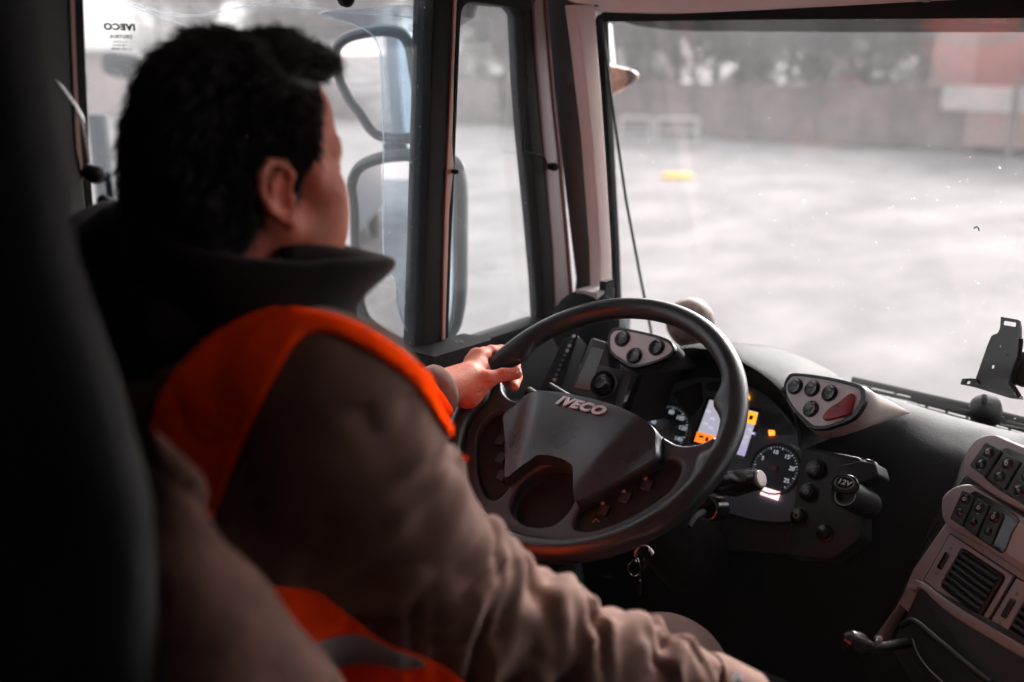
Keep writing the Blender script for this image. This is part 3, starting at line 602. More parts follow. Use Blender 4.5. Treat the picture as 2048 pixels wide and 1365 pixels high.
# ---- controls right of the cluster
RP = Plane(at(*c5(1330, 1100), 1.70), (-.12, -.87, .47))
plate('control_panel', M['black'], RP, round_poly([c5(*p) for p in [(1240, 800), (1560, 860), (1560, 1300), (1400, 1420), (1150, 1400), (1180, 1200)]], 10), thick=.05, bevel=.004, off=-.004, parent=T)
def knob(x, y, r, mark=True):
    u, v = RP.uv(*c5(x, y)); bm = bmesh.new(); lathe(bm, RP.M(u, v), [(r*1.25, -.003), (r*1.22, .001), (r*1.05, .0015), (r, .003), (r*.9, .008), (r*.5, .009), (0, .009)], 28); k = finish(bm, 'dash_button', M['gloss'], T)
    if mark:
        bm = bmesh.new(); lathe(bm, RP.M(u, v, .0092), [(r*.3, 0), (r*.33, .0003), (r*.42, 0)], 20); finish(bm, 'button_mark', M['dim'], k)
knob(1312, 925, .0145, False); knob(1272, 1050, .0135); knob(1220, 1182, .0125); knob(1362, 1272, .012, False)
u_, v_ = RP.uv(*c5(1312, 925)); tb('selector_bar', M['dim'], [RP.w(u_-.008, v_-.004, .010), RP.w(u_+.009, v_+.005, .010)], .0011, n=6)
SK = Plane(at(*c5(1475, 1005), 1.60), (-.15, -.62, .77))
sk = bmesh.new(); lathe(sk, Plane(at(*c5(1485, 1060), 1.62), (-.15, -.85, .5)).M(), [(.024, -.08), (.025, .01), (.022, .014), (.017, .012), (.0165, -.004), (0, -.005)], 32); so_ = finish(sk, 'power_socket', M['black'], T)
bm = bmesh.new(); mm = SK.M()@Matrix.Rotation(-.1, 4, 'Z'); lathe(bm, mm@Matrix.Diagonal((1.35, 1, 1, 1)), [(.0175, -.004), (.0175, .001), (.0155, .003), (0, .0032)], 32); finish(bm, 'socket_cap', M['gloss'], so_)
bm = bmesh.new(); lathe(bm, mm@Matrix.Diagonal((1.35, 1, 1, 1)), [(.0115, .0033), (.0119, .0038), (.0123, .0033)], 32); finish(bm, 'cap_line', M['dim'], so_)
text('socket_print', '12V', M['white'], SK, 0, 0, .0125, .0036, so_, .0003, 0, -.1, sx=1.15)
KR = Plane(at(*c5(1475, 1068), 1.59), (-.1, -.8, .6)); tb('socket_ring', M['dim'], [KR.w(.0165*math.cos(a), .0165*math.sin(a)) for a in np.linspace(PI*.98, 2.1*PI, 24)], .0008, so_, 6)
plate('hood_pocket', M['black'], RP, round_poly([c5(*p) for p in [(1440, 905), (1560, 875), (1640, 890), (1660, 960), (1570, 1000), (1440, 985)]], 6), thick=.05, off=.012, bevel=.004, parent=T)
tb('pocket_edge', M['chrome'], [RP.hit(*c5(x, y), .014) for x, y in smooth_poly([(1560, 878), (1600, 872), (1635, 884), (1652, 900)], 4, False)], .0006, n=6)

tb('glass_chip', M['rubber'], [WS.hit(x, y, -.015) for x, y in smooth_poly([(1948, 457), (1953, 454), (1957, 457), (1958, 462)], 4, False)], .0012, ws, 6)
# ================================================================ centre console facing the driver
TC = math.radians(27); CN = np.array([-.56*math.cos(TC), -.83*math.cos(TC), math.sin(TC)])
CP = Plane(at(1930, 1130, 1.50), CN, (.83, -.56, 0))
def ci(pts): return [c6(*p) for p in pts]
cons = plate('center_console', M['greybeige'], CP, ci([(715, 768), (1500, 1240), (1500, 1900), (1000, 1600), (760, 1330), (600, 1010), (560, 1040), (470, 1210), (440, 1200), (530, 1080), (580, 960)]), thick=.10, bevel=.004, parent=T)
plate('console_side', M['grain'], CP, ci([(860, 560), (1500, 900), (1500, 2400), (700, 2000), (400, 1300), (640, 840), (760, 640)]), thick=.10, off=-.016, bevel=.004, parent=T)
bm = bmesh.new()
lo_ = [CP.hit(*c6(x, y), -.03) for x, y in [(860, 560), (760, 640), (640, 840), (400, 1300), (700, 2000)]]
bk = [np.array([p[0]-.03, 1.70, p[2]]) for p in lo_]
loft(bm, [lo_, bk], closed=False); finish(bm, 'console_side', M['grain'], T)
# vents
def vent(TL, TR, BR, BL):
    q = [np.array(CP.uv(*c6(*p))) for p in (TL, TR, BR, BL)]
    f = lambda s, t: tuple((q[0]*(1-s)+q[1]*s)*(1-t)+(q[3]*(1-s)+q[2]*s)*t)
    fr_ = plate('air_vent', M['grey'], CP, [f(-.02, -.02), f(1.02, -.02), f(1.02, 1.02), f(-.02, 1.02)], [round_poly([f(.22, .06), f(.95, .06), f(.95, .92), f(.22, .92)], .008)], thick=.012, off=.004, parent=T, px=False, bevel=.0012)
    plate('vent_groove', M['rubber'], CP, [f(-.045, -.04), f(1.045, -.04), f(1.045, 1.04), f(-.045, 1.04)], [[f(-.025, -.022), f(1.025, -.022), f(1.025, 1.022), f(-.025, 1.022)]], thick=.003, off=.0012, parent=fr_, px=False)
    plate('vent_cavity', M['rubber'], CP, [f(.18, .02), f(.99, .02), f(.99, .96), f(.18, .96)], thick=.002, off=.0012, parent=fr_, px=False)
    bm = bmesh.new(); ov = [f(.24, .08), f(.93, .08), f(.93, .90), f(.24, .90)]
    loft(bm, [[CP.w(*p_, o=z) for p_ in round_poly(ov if z < .006 else [f(.27, .11), f(.90, .11), f(.90, .87), f(.27, .87)], .008)] for z in (.002, .0055, .0075)], closed=True); finish(bm, 'vent_rim', M['black'], fr_)
    for k in range(6):
        t = .16+.72*k/6
        a0, a1 = [CP.w(*f(s_, t), o=.010) for s_ in (.27, .90)]; b0, b1 = [CP.w(*f(s_, t+.075), o=.003) for s_ in (.27, .90)]
        mid = lambda a_, b_: (a_+b_)/2+CP.n*.004
        bm = bmesh.new(); loft(bm, [[a0, mid(a0, b0), b0, b0-CP.n*.002, a0-CP.n*.002], [(a0+a1)/2+CP.n*.002, mid((a0+a1)/2, (b0+b1)/2)+CP.n*.002, (b0+b1)/2, (b0+b1)/2-CP.n*.002, (a0+a1)/2-CP.n*.002], [a1, mid(a1, b1), b1, b1-CP.n*.002, a1-CP.n*.002]], closed=True, cap0=True, cap1=True); finish(bm, 'vent_louver', M['black'], fr_)
    plate('vent_slider', M['gloss'], CP, round_poly([f(.06, .30), f(.14, .30), f(.14, .66), f(.06, .66)], .003), thick=.008, off=.006, bevel=.001, parent=fr_, px=False)
    for t in (.2, .76):
        bm = bmesh.new(); u, v = f(.10, t); lathe(bm, CP.M(u, v, .0043), [(.0016, 0), (.002, .0004), (.0024, 0)], 12); finish(bm, 'vent_symbol', M['rubber'], fr_)
vent((722, 845), (940, 988), (835, 1168), (632, 1002)); vent((960, 1002), (1200, 1150), (1105, 1350), (850, 1185))
# rocker banks in rounded lobes
def lobe(outline, rocker_o, nrow, ncol, q, offs, lit=()):
    o = np.array(smooth_poly([CP.uv(*c6(*p)) for p in outline], 6)); c = o.mean(0)
    bm = bmesh.new(); loft(bm, [[CP.w(*(c+(a-c)*k), o=z) for a in o] for k, z in ((1.04, -.02), (1.03, offs-.014), (1.0, offs-.005), (.96, offs-.001), (.9, offs), (.02, offs))], cap1=True)
    lb = finish(bm, 'switch_panel', M['greybeige'], T)
    plate('switch_frame', M['gloss'], CP, smooth_poly([c6(*p) for p in rocker_o], 5), thick=.004, off=offs+.0015, bevel=.001, parent=lb)
    Q = [np.array(CP.uv(*c6(*p))) for p in q]; f = lambda s, t: tuple((Q[0]*(1-s)+Q[1]*s)*(1-t)+(Q[3]*(1-s)+Q[2]*s)*t)
    for i in range(ncol):
        s0_, s1_ = (i+.06)/ncol, (i+.94)/ncol
        rk = plate('rocker_switch', M['black'], CP, round_poly([f(s0_, .03), f(s1_, .03), f(s1_, .97), f(s0_, .97)], .004), thick=.006, off=offs+.0045, bevel=.0015, parent=lb, px=False)
        for t in ((.28, .72) if nrow == 2 else (.24, .66)):
            u, v = f((s0_+s1_)/2, t); r = .0085 if nrow == 2 else (.0085 if t < .5 else .006)
            bm = bmesh.new(); lathe(bm, CP.M(u, v, offs+.0045), [(r*1.15, 0), (r*1.1, .0012), (r*.95, .0006), (r*.6, .0022), (0, .0028)], 20); finish(bm, 'switch_dimple', M['gloss'], lb)
            if t < .5: bm = bmesh.new(); lathe(bm, CP.M(u, v, offs+.0076), [(r*.16, 0), (r*.2, .0005), (r*.34, .0004), (r*.38, 0)], 14); finish(bm, 'switch_symbol', M['brownstrip' if (i in lit) else 'dim'], lb)
    return lb
lobe([(806, 600), (815, 565), (850, 520), (905, 503), (960, 520), (1200, 640), (1300, 860), (1100, 800), (960, 745), (850, 672), (812, 640)],
     [(838, 600), (860, 560), (905, 530), (960, 545), (1180, 655), (1150, 790), (960, 720), (840, 640)], 2, 4, [(893, 528), (1180, 690), (1110, 820), (832, 618)], .030)
lobe([(714, 770), (716, 720), (745, 690), (800, 672), (850, 688), (1010, 790), (1200, 900), (1180, 1100), (1000, 985), (840, 880), (750, 830), (722, 800)],
     [(748, 770), (765, 720), (795, 684), (830, 695), (955, 775), (935, 830), (905, 900), (870, 888), (760, 810)], 1, 3, [(800, 690), (955, 785), (905, 905), (750, 800)], .022, (2,))
plate('console_insert', M['beige'], CP, round_poly(ci([(958, 790), (1200, 930), (1180, 1090), (912, 908)]), 6), thick=.01, off=.026, bevel=.002, parent=T)
# drawer / pocket below the vents
dr = plate('storage_pocket', M['black'], CP, round_poly(ci([(600, 1030), (640, 1022), (1500, 1500), (1500, 2200), (900, 1900), (500, 1240)]), 6), thick=.06, off=.008, bevel=.004, parent=T)
plate('pocket_lip', M['greybeige'], CP, smooth_poly(ci([(560, 1030), (580, 1008), (610, 1006), (760, 1110), (1100, 1310), (1500, 1560), (1500, 1585), (1080, 1340), (740, 1140), (615, 1034), (590, 1036)]), 4), thick=.02, off=.014, bevel=.002, parent=dr)
tb('pocket_rail', M['black'], [CP.hit(*c6(x, y), .03) for x, y in smooth_poly([(540, 1165), (570, 1148), (600, 1156), (700, 1240), (860, 1370)], 4, False)], .005, dr)
tb('pocket_trim', M['dim'], [CP.hit(*c6(x, y), .02) for x, y in smooth_poly([(580, 1210), (600, 1265), (640, 1320), (700, 1375)], 4, False)], .0012, dr, 6)
# gear lever
g0 = [at(*c6(330, 1205), 1.42), at(*c6(350, 1215), 1.42), at(*c6(385, 1232), 1.42), at(*c6(420, 1243), 1.43), at(*c6(480, 1240), 1.45), at(*c6(560, 1225), 1.5)]
bm = bmesh.new(); tube(bm, g0[:4], [.006, .016, .0185, .011], 18); gl_ = finish(bm, 'gear_lever', M['gloss'], T); tb('lever_shaft', M['rubber'], g0[3:], [.009, .008, .008], gl_)
bm = bmesh.new(); lathe(bm, Plane(at(*c6(458, 1218), 1.43), (-.3, -.6, .7)).M(), [(.007, 0), (.008, .002), (.004, .004), (0, .004)], 14); finish(bm, 'lever_button', M['chrome'], gl_)
# ---- wipers lying at the foot of the windshield, outside
WO = Plane((-.3, 1.955, 1.80), (0, -.9655, -.2605))
def wiper(pts, arm):
    w = tb('wiper', M['rubber'], [WO.hit(*c6(*p)) for p in arm], .007, n=8)
    tb('wiper_blade', M['rubber'], [WO.hit(*c6(*p)) for p in pts], .0045, w, 6)
    for k in range(7):
        t = .12+.13*k; a = np.array(WO.hit(*c6(*pts[0])))*(1-t)+np.array(WO.hit(*c6(*pts[-1])))*t; b = np.array(WO.hit(*c6(*arm[0])))*(1-t)+np.array(WO.hit(*c6(*arm[-1])))*t
        tb('wiper_clip', M['black'], [a, b], .003, w, 6)
wiper([(330, 300), (560, 352), (780, 410), (1100, 500)], [(365, 285), (560, 330), (780, 380), (1100, 462)])
wiper([(560, 372), (760, 425), (960, 480), (1150, 530)], [(575, 348), (760, 398), (960, 452), (1150, 502)])
bm = bmesh.new(); lathe(bm, Plane(WO.hit(*c6(840, 378), .01), (0, -.6, .8)).M(), [(.03, -.03), (.028, .0), (.016, .008), (.006, .01), (.005, .03), (0, .03)], 18); finish(bm, 'wiper_pivot', M['rubber'], T)
tb('wiper_linkage', M['rubber'], [WO.hit(*c6(x, y), .012) for x, y in [(790, 375), (830, 368), (862, 372), (868, 392)]], .004, n=8)
# ================================================================ steering wheel
bm = bmesh.new(); loops = []; NR = 160
for i in range(NR):
    a = 2*PI*i/NR; deg = math.degrees(a) % 360; s_ = min(abs(deg-12), abs(deg-168))        # thumb swell under 3 and 9 o'clock top
    cx, cyv = math.cos(a), math.sin(a)
    d1 = min(abs(deg-24), abs(deg-156)); d2 = min(abs(deg-11), abs(deg-169)); d3 = min(abs(deg-356), abs(deg-184))
    sw_ = .017*math.exp(-(d1/7)**2)+.014*math.exp(-(d3/8)**2)+.001*math.exp(-(d2/4)**2)
    ring = []
    for k in range(20):
        b = 2*PI*k/20; r_in = .0165+(sw_ if math.cos(b) < 0 else 0)*(-math.cos(b)) if math.cos(b) < 0 else .0175
        rr = .225+r_in*math.cos(b); z = .0185*math.sin(b)
        ring.append(WH.w(rr*cx, rr*cyv, z))
    loops.append(ring)
loft(bm, loops+[loops[0]]); bmesh.ops.remove_doubles(bm, verts=bm.verts[:], dist=1e-5); wheel = finish(bm, 'steering_wheel', M['wheel'], T)
# spoke frame with three openings
def mir(p): return [(-x, y) for x, y in reversed(p)]
top = smooth_poly([(.198, .030), (.182, .012), (.155, .002), (.125, .008), (.085, .019), (.04, .026), (0, .028), (-.04, .026), (-.085, .019), (-.125, .008), (-.155, .002), (-.182, .012), (-.198, .030)], 5, False)
arc = [(.212*math.cos(a), .212*math.sin(a)) for a in np.linspace(PI-.14, 2*PI+.14, 70)]
rightov = smooth_poly([(.069, -.134), (.105, -.086), (.128, -.052), (.150, -.026), (.168, -.025), (.178, -.040), (.176, -.072), (.155, -.110), (.125, -.145), (.098, -.166), (.076, -.170), (.066, -.155)], 5)
cenop = smooth_poly([(0, -.084), (.028, -.094), (.046, -.120), (.050, -.150), (.036, -.178), (0, -.190), (-.036, -.178), (-.050, -.150), (-.046, -.120), (-.028, -.094)], 5)
spk = plate('wheel_spokes', M['spoke'], WH, top+arc[1:-1], [rightov, mir(rightov), cenop], thick=.026, off=-.006, bevel=.005, parent=wheel, px=False, bres=3)
# dark button panels set in the side openings
dish = lambda ov, nm='switch_recess': plate(nm, M['rubber'], WH, [tuple(np.mean(ov, 0)+(np.array(q)-np.mean(ov, 0))*1.02) for q in ov], thick=.006, off=-.018 if nm == 'switch_recess' else -.034, bevel=.001, parent=wheel, px=False)
dish(rightov); dish(mir(rightov)); dish(cenop, 'center_blackout')  # center plate is near black, standing in for shade over the column
for sgn in (1, -1):
    for k, (u, v) in enumerate([(.136, -.068), (.115, -.097), (.095, -.125)]):
        pb = plate('wheel_button', M['black'], WH, round_poly([(sgn*u-.008, v-.010), (sgn*u+.008, v-.010), (sgn*u+.008, v+.009), (sgn*u-.008, v+.009)], .004), thick=.006, off=-.0135, bevel=.0015, parent=wheel, px=False)
        bm = bmesh.new(); lathe(bm, WH.M(sgn*(u-.006), v+.007, -.0135), [(.0028, 0), (.0026, .0006), (0, .0007)], 10); finish(bm, 'button_mark', M['brownstrip'], wheel)
tb('wheel_mark', M['brownstrip'], [WH.w(.0895, -.150, -.0142), WH.w(.0915, -.143, -.0142), WH.w(.099, -.146, -.0142)], .0007, wheel, 5)
# horn pad: raised centre with two crease lines
pad_o = np.array(smooth_poly([(0, .027), (.05, .024), (.10, .014), (.124, .006), (.134, -.012), (.145, -.036), (.132, -.056), (.100, -.098), (.074, -.136), (.064, -.140), (.056, -.128), (.040, -.098), (.02, -.088), (0, -.086), (-.02, -.088), (-.040, -.098), (-.056, -.128), (-.064, -.140), (-.074, -.136), (-.100, -.098), (-.132, -.056), (-.145, -.036), (-.134, -.012), (-.124, .006), (-.10, .014), (-.05, .024)], 5))
def pad_h(u, v):
    s = np.clip((v+.14)/.165, 0, 1); uc = .046+.046*s**1.5; w = .055
    side = np.clip((abs(u)-uc)/w, 0, 1); side = side*side*(3-2*side)
    top_ = .032-.012*(1-s)**1.5-.006*math.exp(-((v-.03)/.012)**2)
    dishd = .006*math.exp(-(u/.05)**2-((v+.05)/.04)**2)+-.0*math.exp(-((abs(u)-uc*.62)/.006)**2)*(s > .3)
    return top_*(1-.50*side)-dishd
c0 = np.array([0, -.035]); bm = bmesh.new(); L = []
for k, e in ((1.0, 0), (.995, .5), (.98, .85), (.96, 1)):
    L.append([WH.w(*(c0+(q-c0)*k), o=-.012+(pad_h(*(c0+(q-c0)*k))+.006)*e) for q in pad_o])
for k in np.linspace(.94, .01, 26): L.append([WH.w(*(c0+(q-c0)*k), o=-.006+pad_h(*(c0+(q-c0)*k))) for q in pad_o])
loft(bm, L, cap1=True); finish(bm, 'horn_pad', M['pad'], wheel)
LG = Plane(WH.w(-.006, .004, pad_h(0, .004)-.0045), WH.n+WH.b*.10)
text('wheel_lettering', 'IVECO', M['silver'], LG, 0, 0, .0225, .0008, wheel, .0011, .22, 0, ext=.0009, sx=1.22)
for sgn in (1, -1): tb('pad_seam', M['rubber'], [WH.w(sgn*u, v, -.0055) for u, v in [(.1265, .008), (.137, -.012), (.148, -.036)]], .0013, wheel, 6)
# ================================================================ seat and belt
def sdf_obj(f, lo, hi, h, name, m, parent, it=1):
    V, F = surfnet(f, lo, hi, h); V = relax(V, F, it)
    off = np.zeros(3); q = parent
    while q is not None: off += np.array(q.location); q = q.parent
    return link(mesh_np(V-off, F, name), name, m, parent)
SBK = [at(120, 250, .66), at(170, 760, .66), at(190, 1300, .68)]
def seatf(P):
    d = None
    L_ = [(np.array([-.80, .20, 2.52]), np.array([-.80, .25, 2.2]), .11), (np.array([-.80, .25, 2.2]), np.array([-.80, .33, 1.65]), .15)]
    z = P[..., 2]; xr = np.interp(z, [1.6, 1.9, 2.04, 2.13, 2.20, 2.28, 2.40, 2.6], [-.56, -.565, -.556, -.548, -.572, -.612, -.626, -.63]); xm = -.82; hw = xr-xm
    x = np.abs(P[..., 0]-xm); yc = .285
    q = np.stack([x-hw+.05, np.abs(P[..., 1]-yc)-.035+.05, np.abs(z-2.05)-.62], -1)
    return np.linalg.norm(np.maximum(q, 0), axis=-1)+np.minimum(q.max(-1), 0)-.05
seat = sdf_obj(seatf, (-1.1, .0, 1.35), (-.5, .55, 2.75), .008, 'driver_seat', M['seat'], T)
bb_ = [at(400, 1000, .72), at(420, 1400, .74), at(560, 1500, .80), at(560, 1700, .85)]
def bolf(P):
    pts = [(312, 872, .70, .004), (348, 975, .71, .014), (325, 1085, .72, .030), (388, 1272, .74, .060), (435, 1478, .77, .098), (437, 1660, .80, .135), (440, 1900, .84, .16)]
    d = None
    for a, b in zip(pts, pts[1:]):
        k = cap_sdf(P, at(*a[:3]), at(*b[:3]), a[3], b[3]); d = k if d is None else smin(d, k, .03)
    t = (P-EYE)@VR/((P-EYE)@VF); v_ = -((P-EYE)@VU)/((P-EYE)@VF)
    pn = norm(np.cross(ray(350, 965), ray(700, 1240))); gd = (P-EYE)@pn/.75
    return d+.004*vnoise(P, 22, 9)+.006*np.exp(-(gd/.0045)**2)
sdf_obj(bolf, (-.95, .1, 1.45), (-.25, .7, 2.25), .005, 'seat_bolster', M['bolster'], seat, 2)
bx('seat_cushion', M['seat'], (-.82, .62, 1.50), (.50, .55, .16), seat, .04); bx('seat_base', M['black'], (-.82, .60, 1.28), (.36, .40, .28), seat, .02)
M['belt'] = mat('blue_webbing', (.03, .06, .12), .8, var=.3, vscale=90)
blt = bmesh.new(); bp_ = [(206, 345), (212, 400), (200, 430), (185, 470), (172, 520), (165, 640)]
for a, b in zip(bp_, bp_[1:]): pass
loft(blt, [[at(x, y, 1.18+k) for x, y in smooth_poly(bp_, 4, False)] for k in (0, .04)], closed=False); loft(blt, [[at(x+1, y, 1.175) for x, y in smooth_poly(bp_, 4, False)], [at(x+13, y+2, 1.18) for x, y in smooth_poly(bp_, 4, False)]], closed=False); finish(blt, 'seat_belt', M['belt'], T)
tb('belt_anchor', M['black'], [at(170, 340, 1.17), at(195, 350, 1.17), at(203, 362, 1.17)], [.008, .012, .007]); tb('belt_anchor', M['black'], [at(205, 400, 1.16), at(224, 412, 1.15), at(228, 416, 1.15)], [.007, .007, .004])
tb('wire_hook', M['chrome'], [at(x, y, 1.10) for x, y in [(111, 161), (122, 176), (150, 213), (163, 236), (172, 280), (180, 328)]], [.0012, .0026, .0022, .0022, .0018, .0016], n=8)
# ================================================================ separate things in the cab
# phone holder
HP = Plane(at(2000, 720, 1.60), (-.35, -.90, .25))
ph = empty('phone_holder', tuple(at(2020, 800, 1.62)), 'empty black metal phone holder bracket standing before the windshield at the right', 'phone holder')
plate('holder_plate', M['gloss'], HP, round_poly(ci([(862, 128), (885, 118), (893, 98), (895, 60), (962, 72), (966, 100), (966, 140), (940, 330), (930, 352), (800, 312), (806, 280), (820, 240), (848, 160)]), 2.0), [round_poly(ci([(903, 74), (950, 82), (948, 97), (901, 89)]), 2), ci([(889, 162), (896, 163), (894, 169), (887, 168)]), ci([(917, 191), (922, 192), (920, 200), (915, 199)]), ci([(861, 232), (873, 234), (870, 246), (858, 244)])], thick=.004, parent=ph)
plate('holder_foot', M['gloss'], HP, round_poly(ci([(750, 302), (757, 282), (790, 280), (806, 282), (815, 300), (960, 340), (963, 355), (930, 352), (800, 312)]), 2), [round_poly(ci([(760, 301), (764, 289), (788, 290), (784, 301)]), 1.2)], thick=.010, off=.004, parent=ph)
tb('holder_rail', M['rubber'], [HP.hit(*c6(x, y), .004) for x, y in [(968, 140), (962, 200), (940, 260), (930, 300), (946, 318), (962, 345)]], .0035, ph)
tb('holder_arm', M['black'], [HP.hit(*c6(960, 250), -.015), HP.hit(*c6(1050, 290), -.05), (-.25, 1.80, 1.86), (-.22, 1.84, 1.80)], [.012, .012, .012, .02], ph)
bm = bmesh.new(); lathe(bm, Plane(HP.hit(*c6(978, 245), -.012), (-.3, -.9, .2)).M(), [(.028, -.02), (.03, -.004), (.026, .004), (.012, .006), (0, .006)], 24); finish(bm, 'ball_joint', M['black'], ph)
# keys
ky = empty('key_ring', tuple(at(1275, 1120, 1.52)), 'metal key ring with a looped shackle hanging below the steering wheel', 'keys')
c8 = lambda x, y: (x/2.56+900, y/2.56+900)
tb('shackle', M['chrome'], [at(*c8(x, y), 1.52) for x, y in smooth_poly([(948, 548), (952, 515), (972, 492), (1000, 490), (1022, 505), (1036, 530)], 5, False)], .0022, ky, 8)
tb('shackle_end', M['chrome'], [at(*c8(x, y), 1.515) for x, y in [(1022, 508), (1036, 530), (1028, 535)]], .0035, ky, 8)
tb('ring', M['chrome'], [at(*c8(945+32*math.cos(a), 605+40*math.sin(a)), 1.52+.004*math.sin(a)) for a in np.linspace(0, 2*PI, 28, endpoint=False)], .0016, ky, 8, closed=True)
tb('link', M['chrome'], [at(*c8(x, y), 1.515) for x, y in [(958, 552), (965, 565), (955, 575), (948, 562)]], .0016, ky, 6, closed=True)
bm = bmesh.new(); lathe(bm, Plane(at(*c8(985, 590), 1.525), (-.5, -.8, .2)).M(), [(.012, 0), (.014, .002), (.013, .004), (0, .004)], 18); lathe(bm, Plane(at(*c8(972, 675), 1.525), (-.5, -.8, .2)).M(), [(.0035, 0), (.0035, .003), (0, .003)], 10); finish(bm, 'key', M['gloss'], ky)
tb('key_blade', M['rubber'], [at(*c8(968, 640), 1.525), at(*c8(970, 740), 1.53)], .003, ky, 6)
# ================================================================ the driver
HC = at(495, 334, 1.0); HT = math.radians(1.5); HPt = math.radians(-4)
hf = np.array([-math.sin(HT)*math.cos(HPt), math.cos(HT)*math.cos(HPt), math.sin(HPt)]); hr = norm(np.cross(hf, (0, 0, 1))); hu = np.cross(hr, hf)
HR = np.stack([hf, hr, hu], 1)
def hl(f, r, u): return HC+hf*f+hr*r+hu*u
def headf(P):
    q = (P-HC)@HR; qa = q.copy(); qa[..., 1] = np.abs(q[..., 1])
    e = lambda c, r: ell_sdf(qa, c, r)
    c = lambda a, b, ra, rb: cap_sdf(qa, a, b, ra, rb)
    d = ell_sdf(q, (-.012, 0, .030), (.094, .073, .088))
    d = smin(d, ell_sdf(q, (.034, 0, .052), (.052, .056, .044)), .03)         # forehead
    d = smin(d, ell_sdf(q, (.038, 0, -.020), (.058, .058, .080)), .03)          # face
    d = smin(d, ell_sdf(q, (.045, 0, -.075), (.045, .044, .045)), .03)         # jaw
    d = smin(d, c((.000, .055, -.055), (.075, .022, -.098), .018, .017), .03)  # jaw line
    d = smin(d, c((.082, .0, -.100), (.086, .006, -.098), .016, .014), .02)    # chin
    d = smin(d, c((.060, .047, -.022), (.030, .062, -.010), .017, .012), .025) # cheek bone
    d = smin(d, e((.058, .040, -.055), (.030, .026, .035)), .03)               # cheek
    d = smin(d, c((.086, .006, .022), (.068, .046, .020), .011, .010), .018)   # brow
    d = smax(d, -e((.098, .032, .000), (.018, .019, .012)), .014)              # eye socket
    d = smin(d, e((.078, .032, .001), (.0135, .0135, .0125)), .004)            # eyeball + lids
    d = smin(d, c((.088, .0, .012), (.112, .0, -.028), .008, .011), .014)      # nose
    d = smin(d, c((.100, .010, -.034), (.104, .004, -.034), .008, .008), .008)
    d = smin(d, c((.092, .0, -.060), (.082, .018, -.062), .0075, .005), .008)  # lips
    d = smin(d, c((.090, .0, -.069), (.082, .015, -.069), .0075, .005), .004)
    # neck
    d = smin(d, cap_sdf(q, (-.035, 0, -.06), (-.055, 0, -.20), .058, .066), .03)
    # ear on the visible side and its twin
    for s in (1,):
        o = np.array([-.024, .075, -.022])
        t = np.array([math.sin(.25), 0, math.cos(.25)])*-1
        def E_(f_, u_, out): return o+np.array([f_*1.12-u_*.16, out, u_*.86])
        pts = [E_(.011, .006, .003), E_(.014, .022, .007), E_(.005, .035, .010), E_(-.011, .036, .013), E_(-.023, .024, .016), E_(-.026, .006, .017), E_(-.020, -.011, .015), E_(-.008, -.024, .012), E_(.003, -.031, .009)]
        ear = None
        for a, b in zip(pts, pts[1:]):
            k = c(a, b, .0042, .0042); ear = k if ear is None else smin(ear, k, .003)
        ear = smin(ear, c(E_(.002, -.027, .010), E_(.005, -.033, .008), .0072, .0055), .006)   # lobe
        an = [E_(.000, .024, .009), E_(-.013, .011, .013), E_(-.013, -.006, .012), E_(-.002, -.017, .010)]
        for a, b in zip(an, an[1:]): ear = smin(ear, c(a, b, .0034, .0034), .003)
        back = cap_sdf(qa, E_(-.006, .015, .004), E_(-.004, -.013, .003), .017, .013)
        sheet = smax(back, qa[..., 1]-(o[1]+.006-(qa[..., 0]-o[0])*.25), .004); ear = smin(ear, sheet, .004)
        ear = smin(ear, c(E_(.012, -.004, .004), E_(.010, -.010, .004), .005, .004), .004)     # tragus
        ear = smax(ear, -cap_sdf(qa, E_(.000, .000, .012), E_(.000, -.010, .010), .0085, .0070), .004)
        d = smin(d, ear, .005)
    return d
# joints of the rest of the figure
NB = np.array([-.845, .565, 2.125])
SHR, SHL = np.array([-.668, .555, 2.100]), np.array([-1.03, .60, 2.075])
ELR, WRR = at(874, 1205, 1.00), at(1490, 1440, 1.08)
ELL, WRL = np.array([-1.10, .82, 1.87]), at(886, 778, 1.575)
PEL = np.array([-.83, .48, 1.66])
KNR, KNL = at(1325, 1365, 1.36), np.array([-.98, 1.00, 1.60])
def bodyf(P):
    d = cap_sdf(P, NB, PEL, .10, .13)
    d = smin(d, cap_sdf(P, SHR, SHL, .06, .06), .06)
    for s, e, w in ((SHR, ELR, WRR), (SHL, ELL, WRL)):
        d = smin(d, cap_sdf(P, s, e, .05, .040), .03); d = smin(d, cap_sdf(P, e, w, .040, .027), .02)
    for k, hx, an in ((KNR, .09, (0, .28, -.36)), (KNL, -.09, (0, .22, -.36))):
        h = PEL+np.array([hx, .02, -.02]); d = smin(d, cap_sdf(P, h, k, .085, .058), .04); d = smin(d, cap_sdf(P, k, k+np.array(an), .055, .04), .02)
    d = smin(d, cap_sdf(P, NB, HC-hu*.10-hf*.035, .07, .058), .03)
    d = smin(d, cap_sdf(P, KNR+np.array([0, .28, -.36]), KNR+np.array([0, .40, -.34]), .04, .03), .02)
    d = smin(d, cap_sdf(P, KNL+np.array([0, .22, -.36]), KNL+np.array([0, .36, -.34]), .04, .03), .02)
    return d
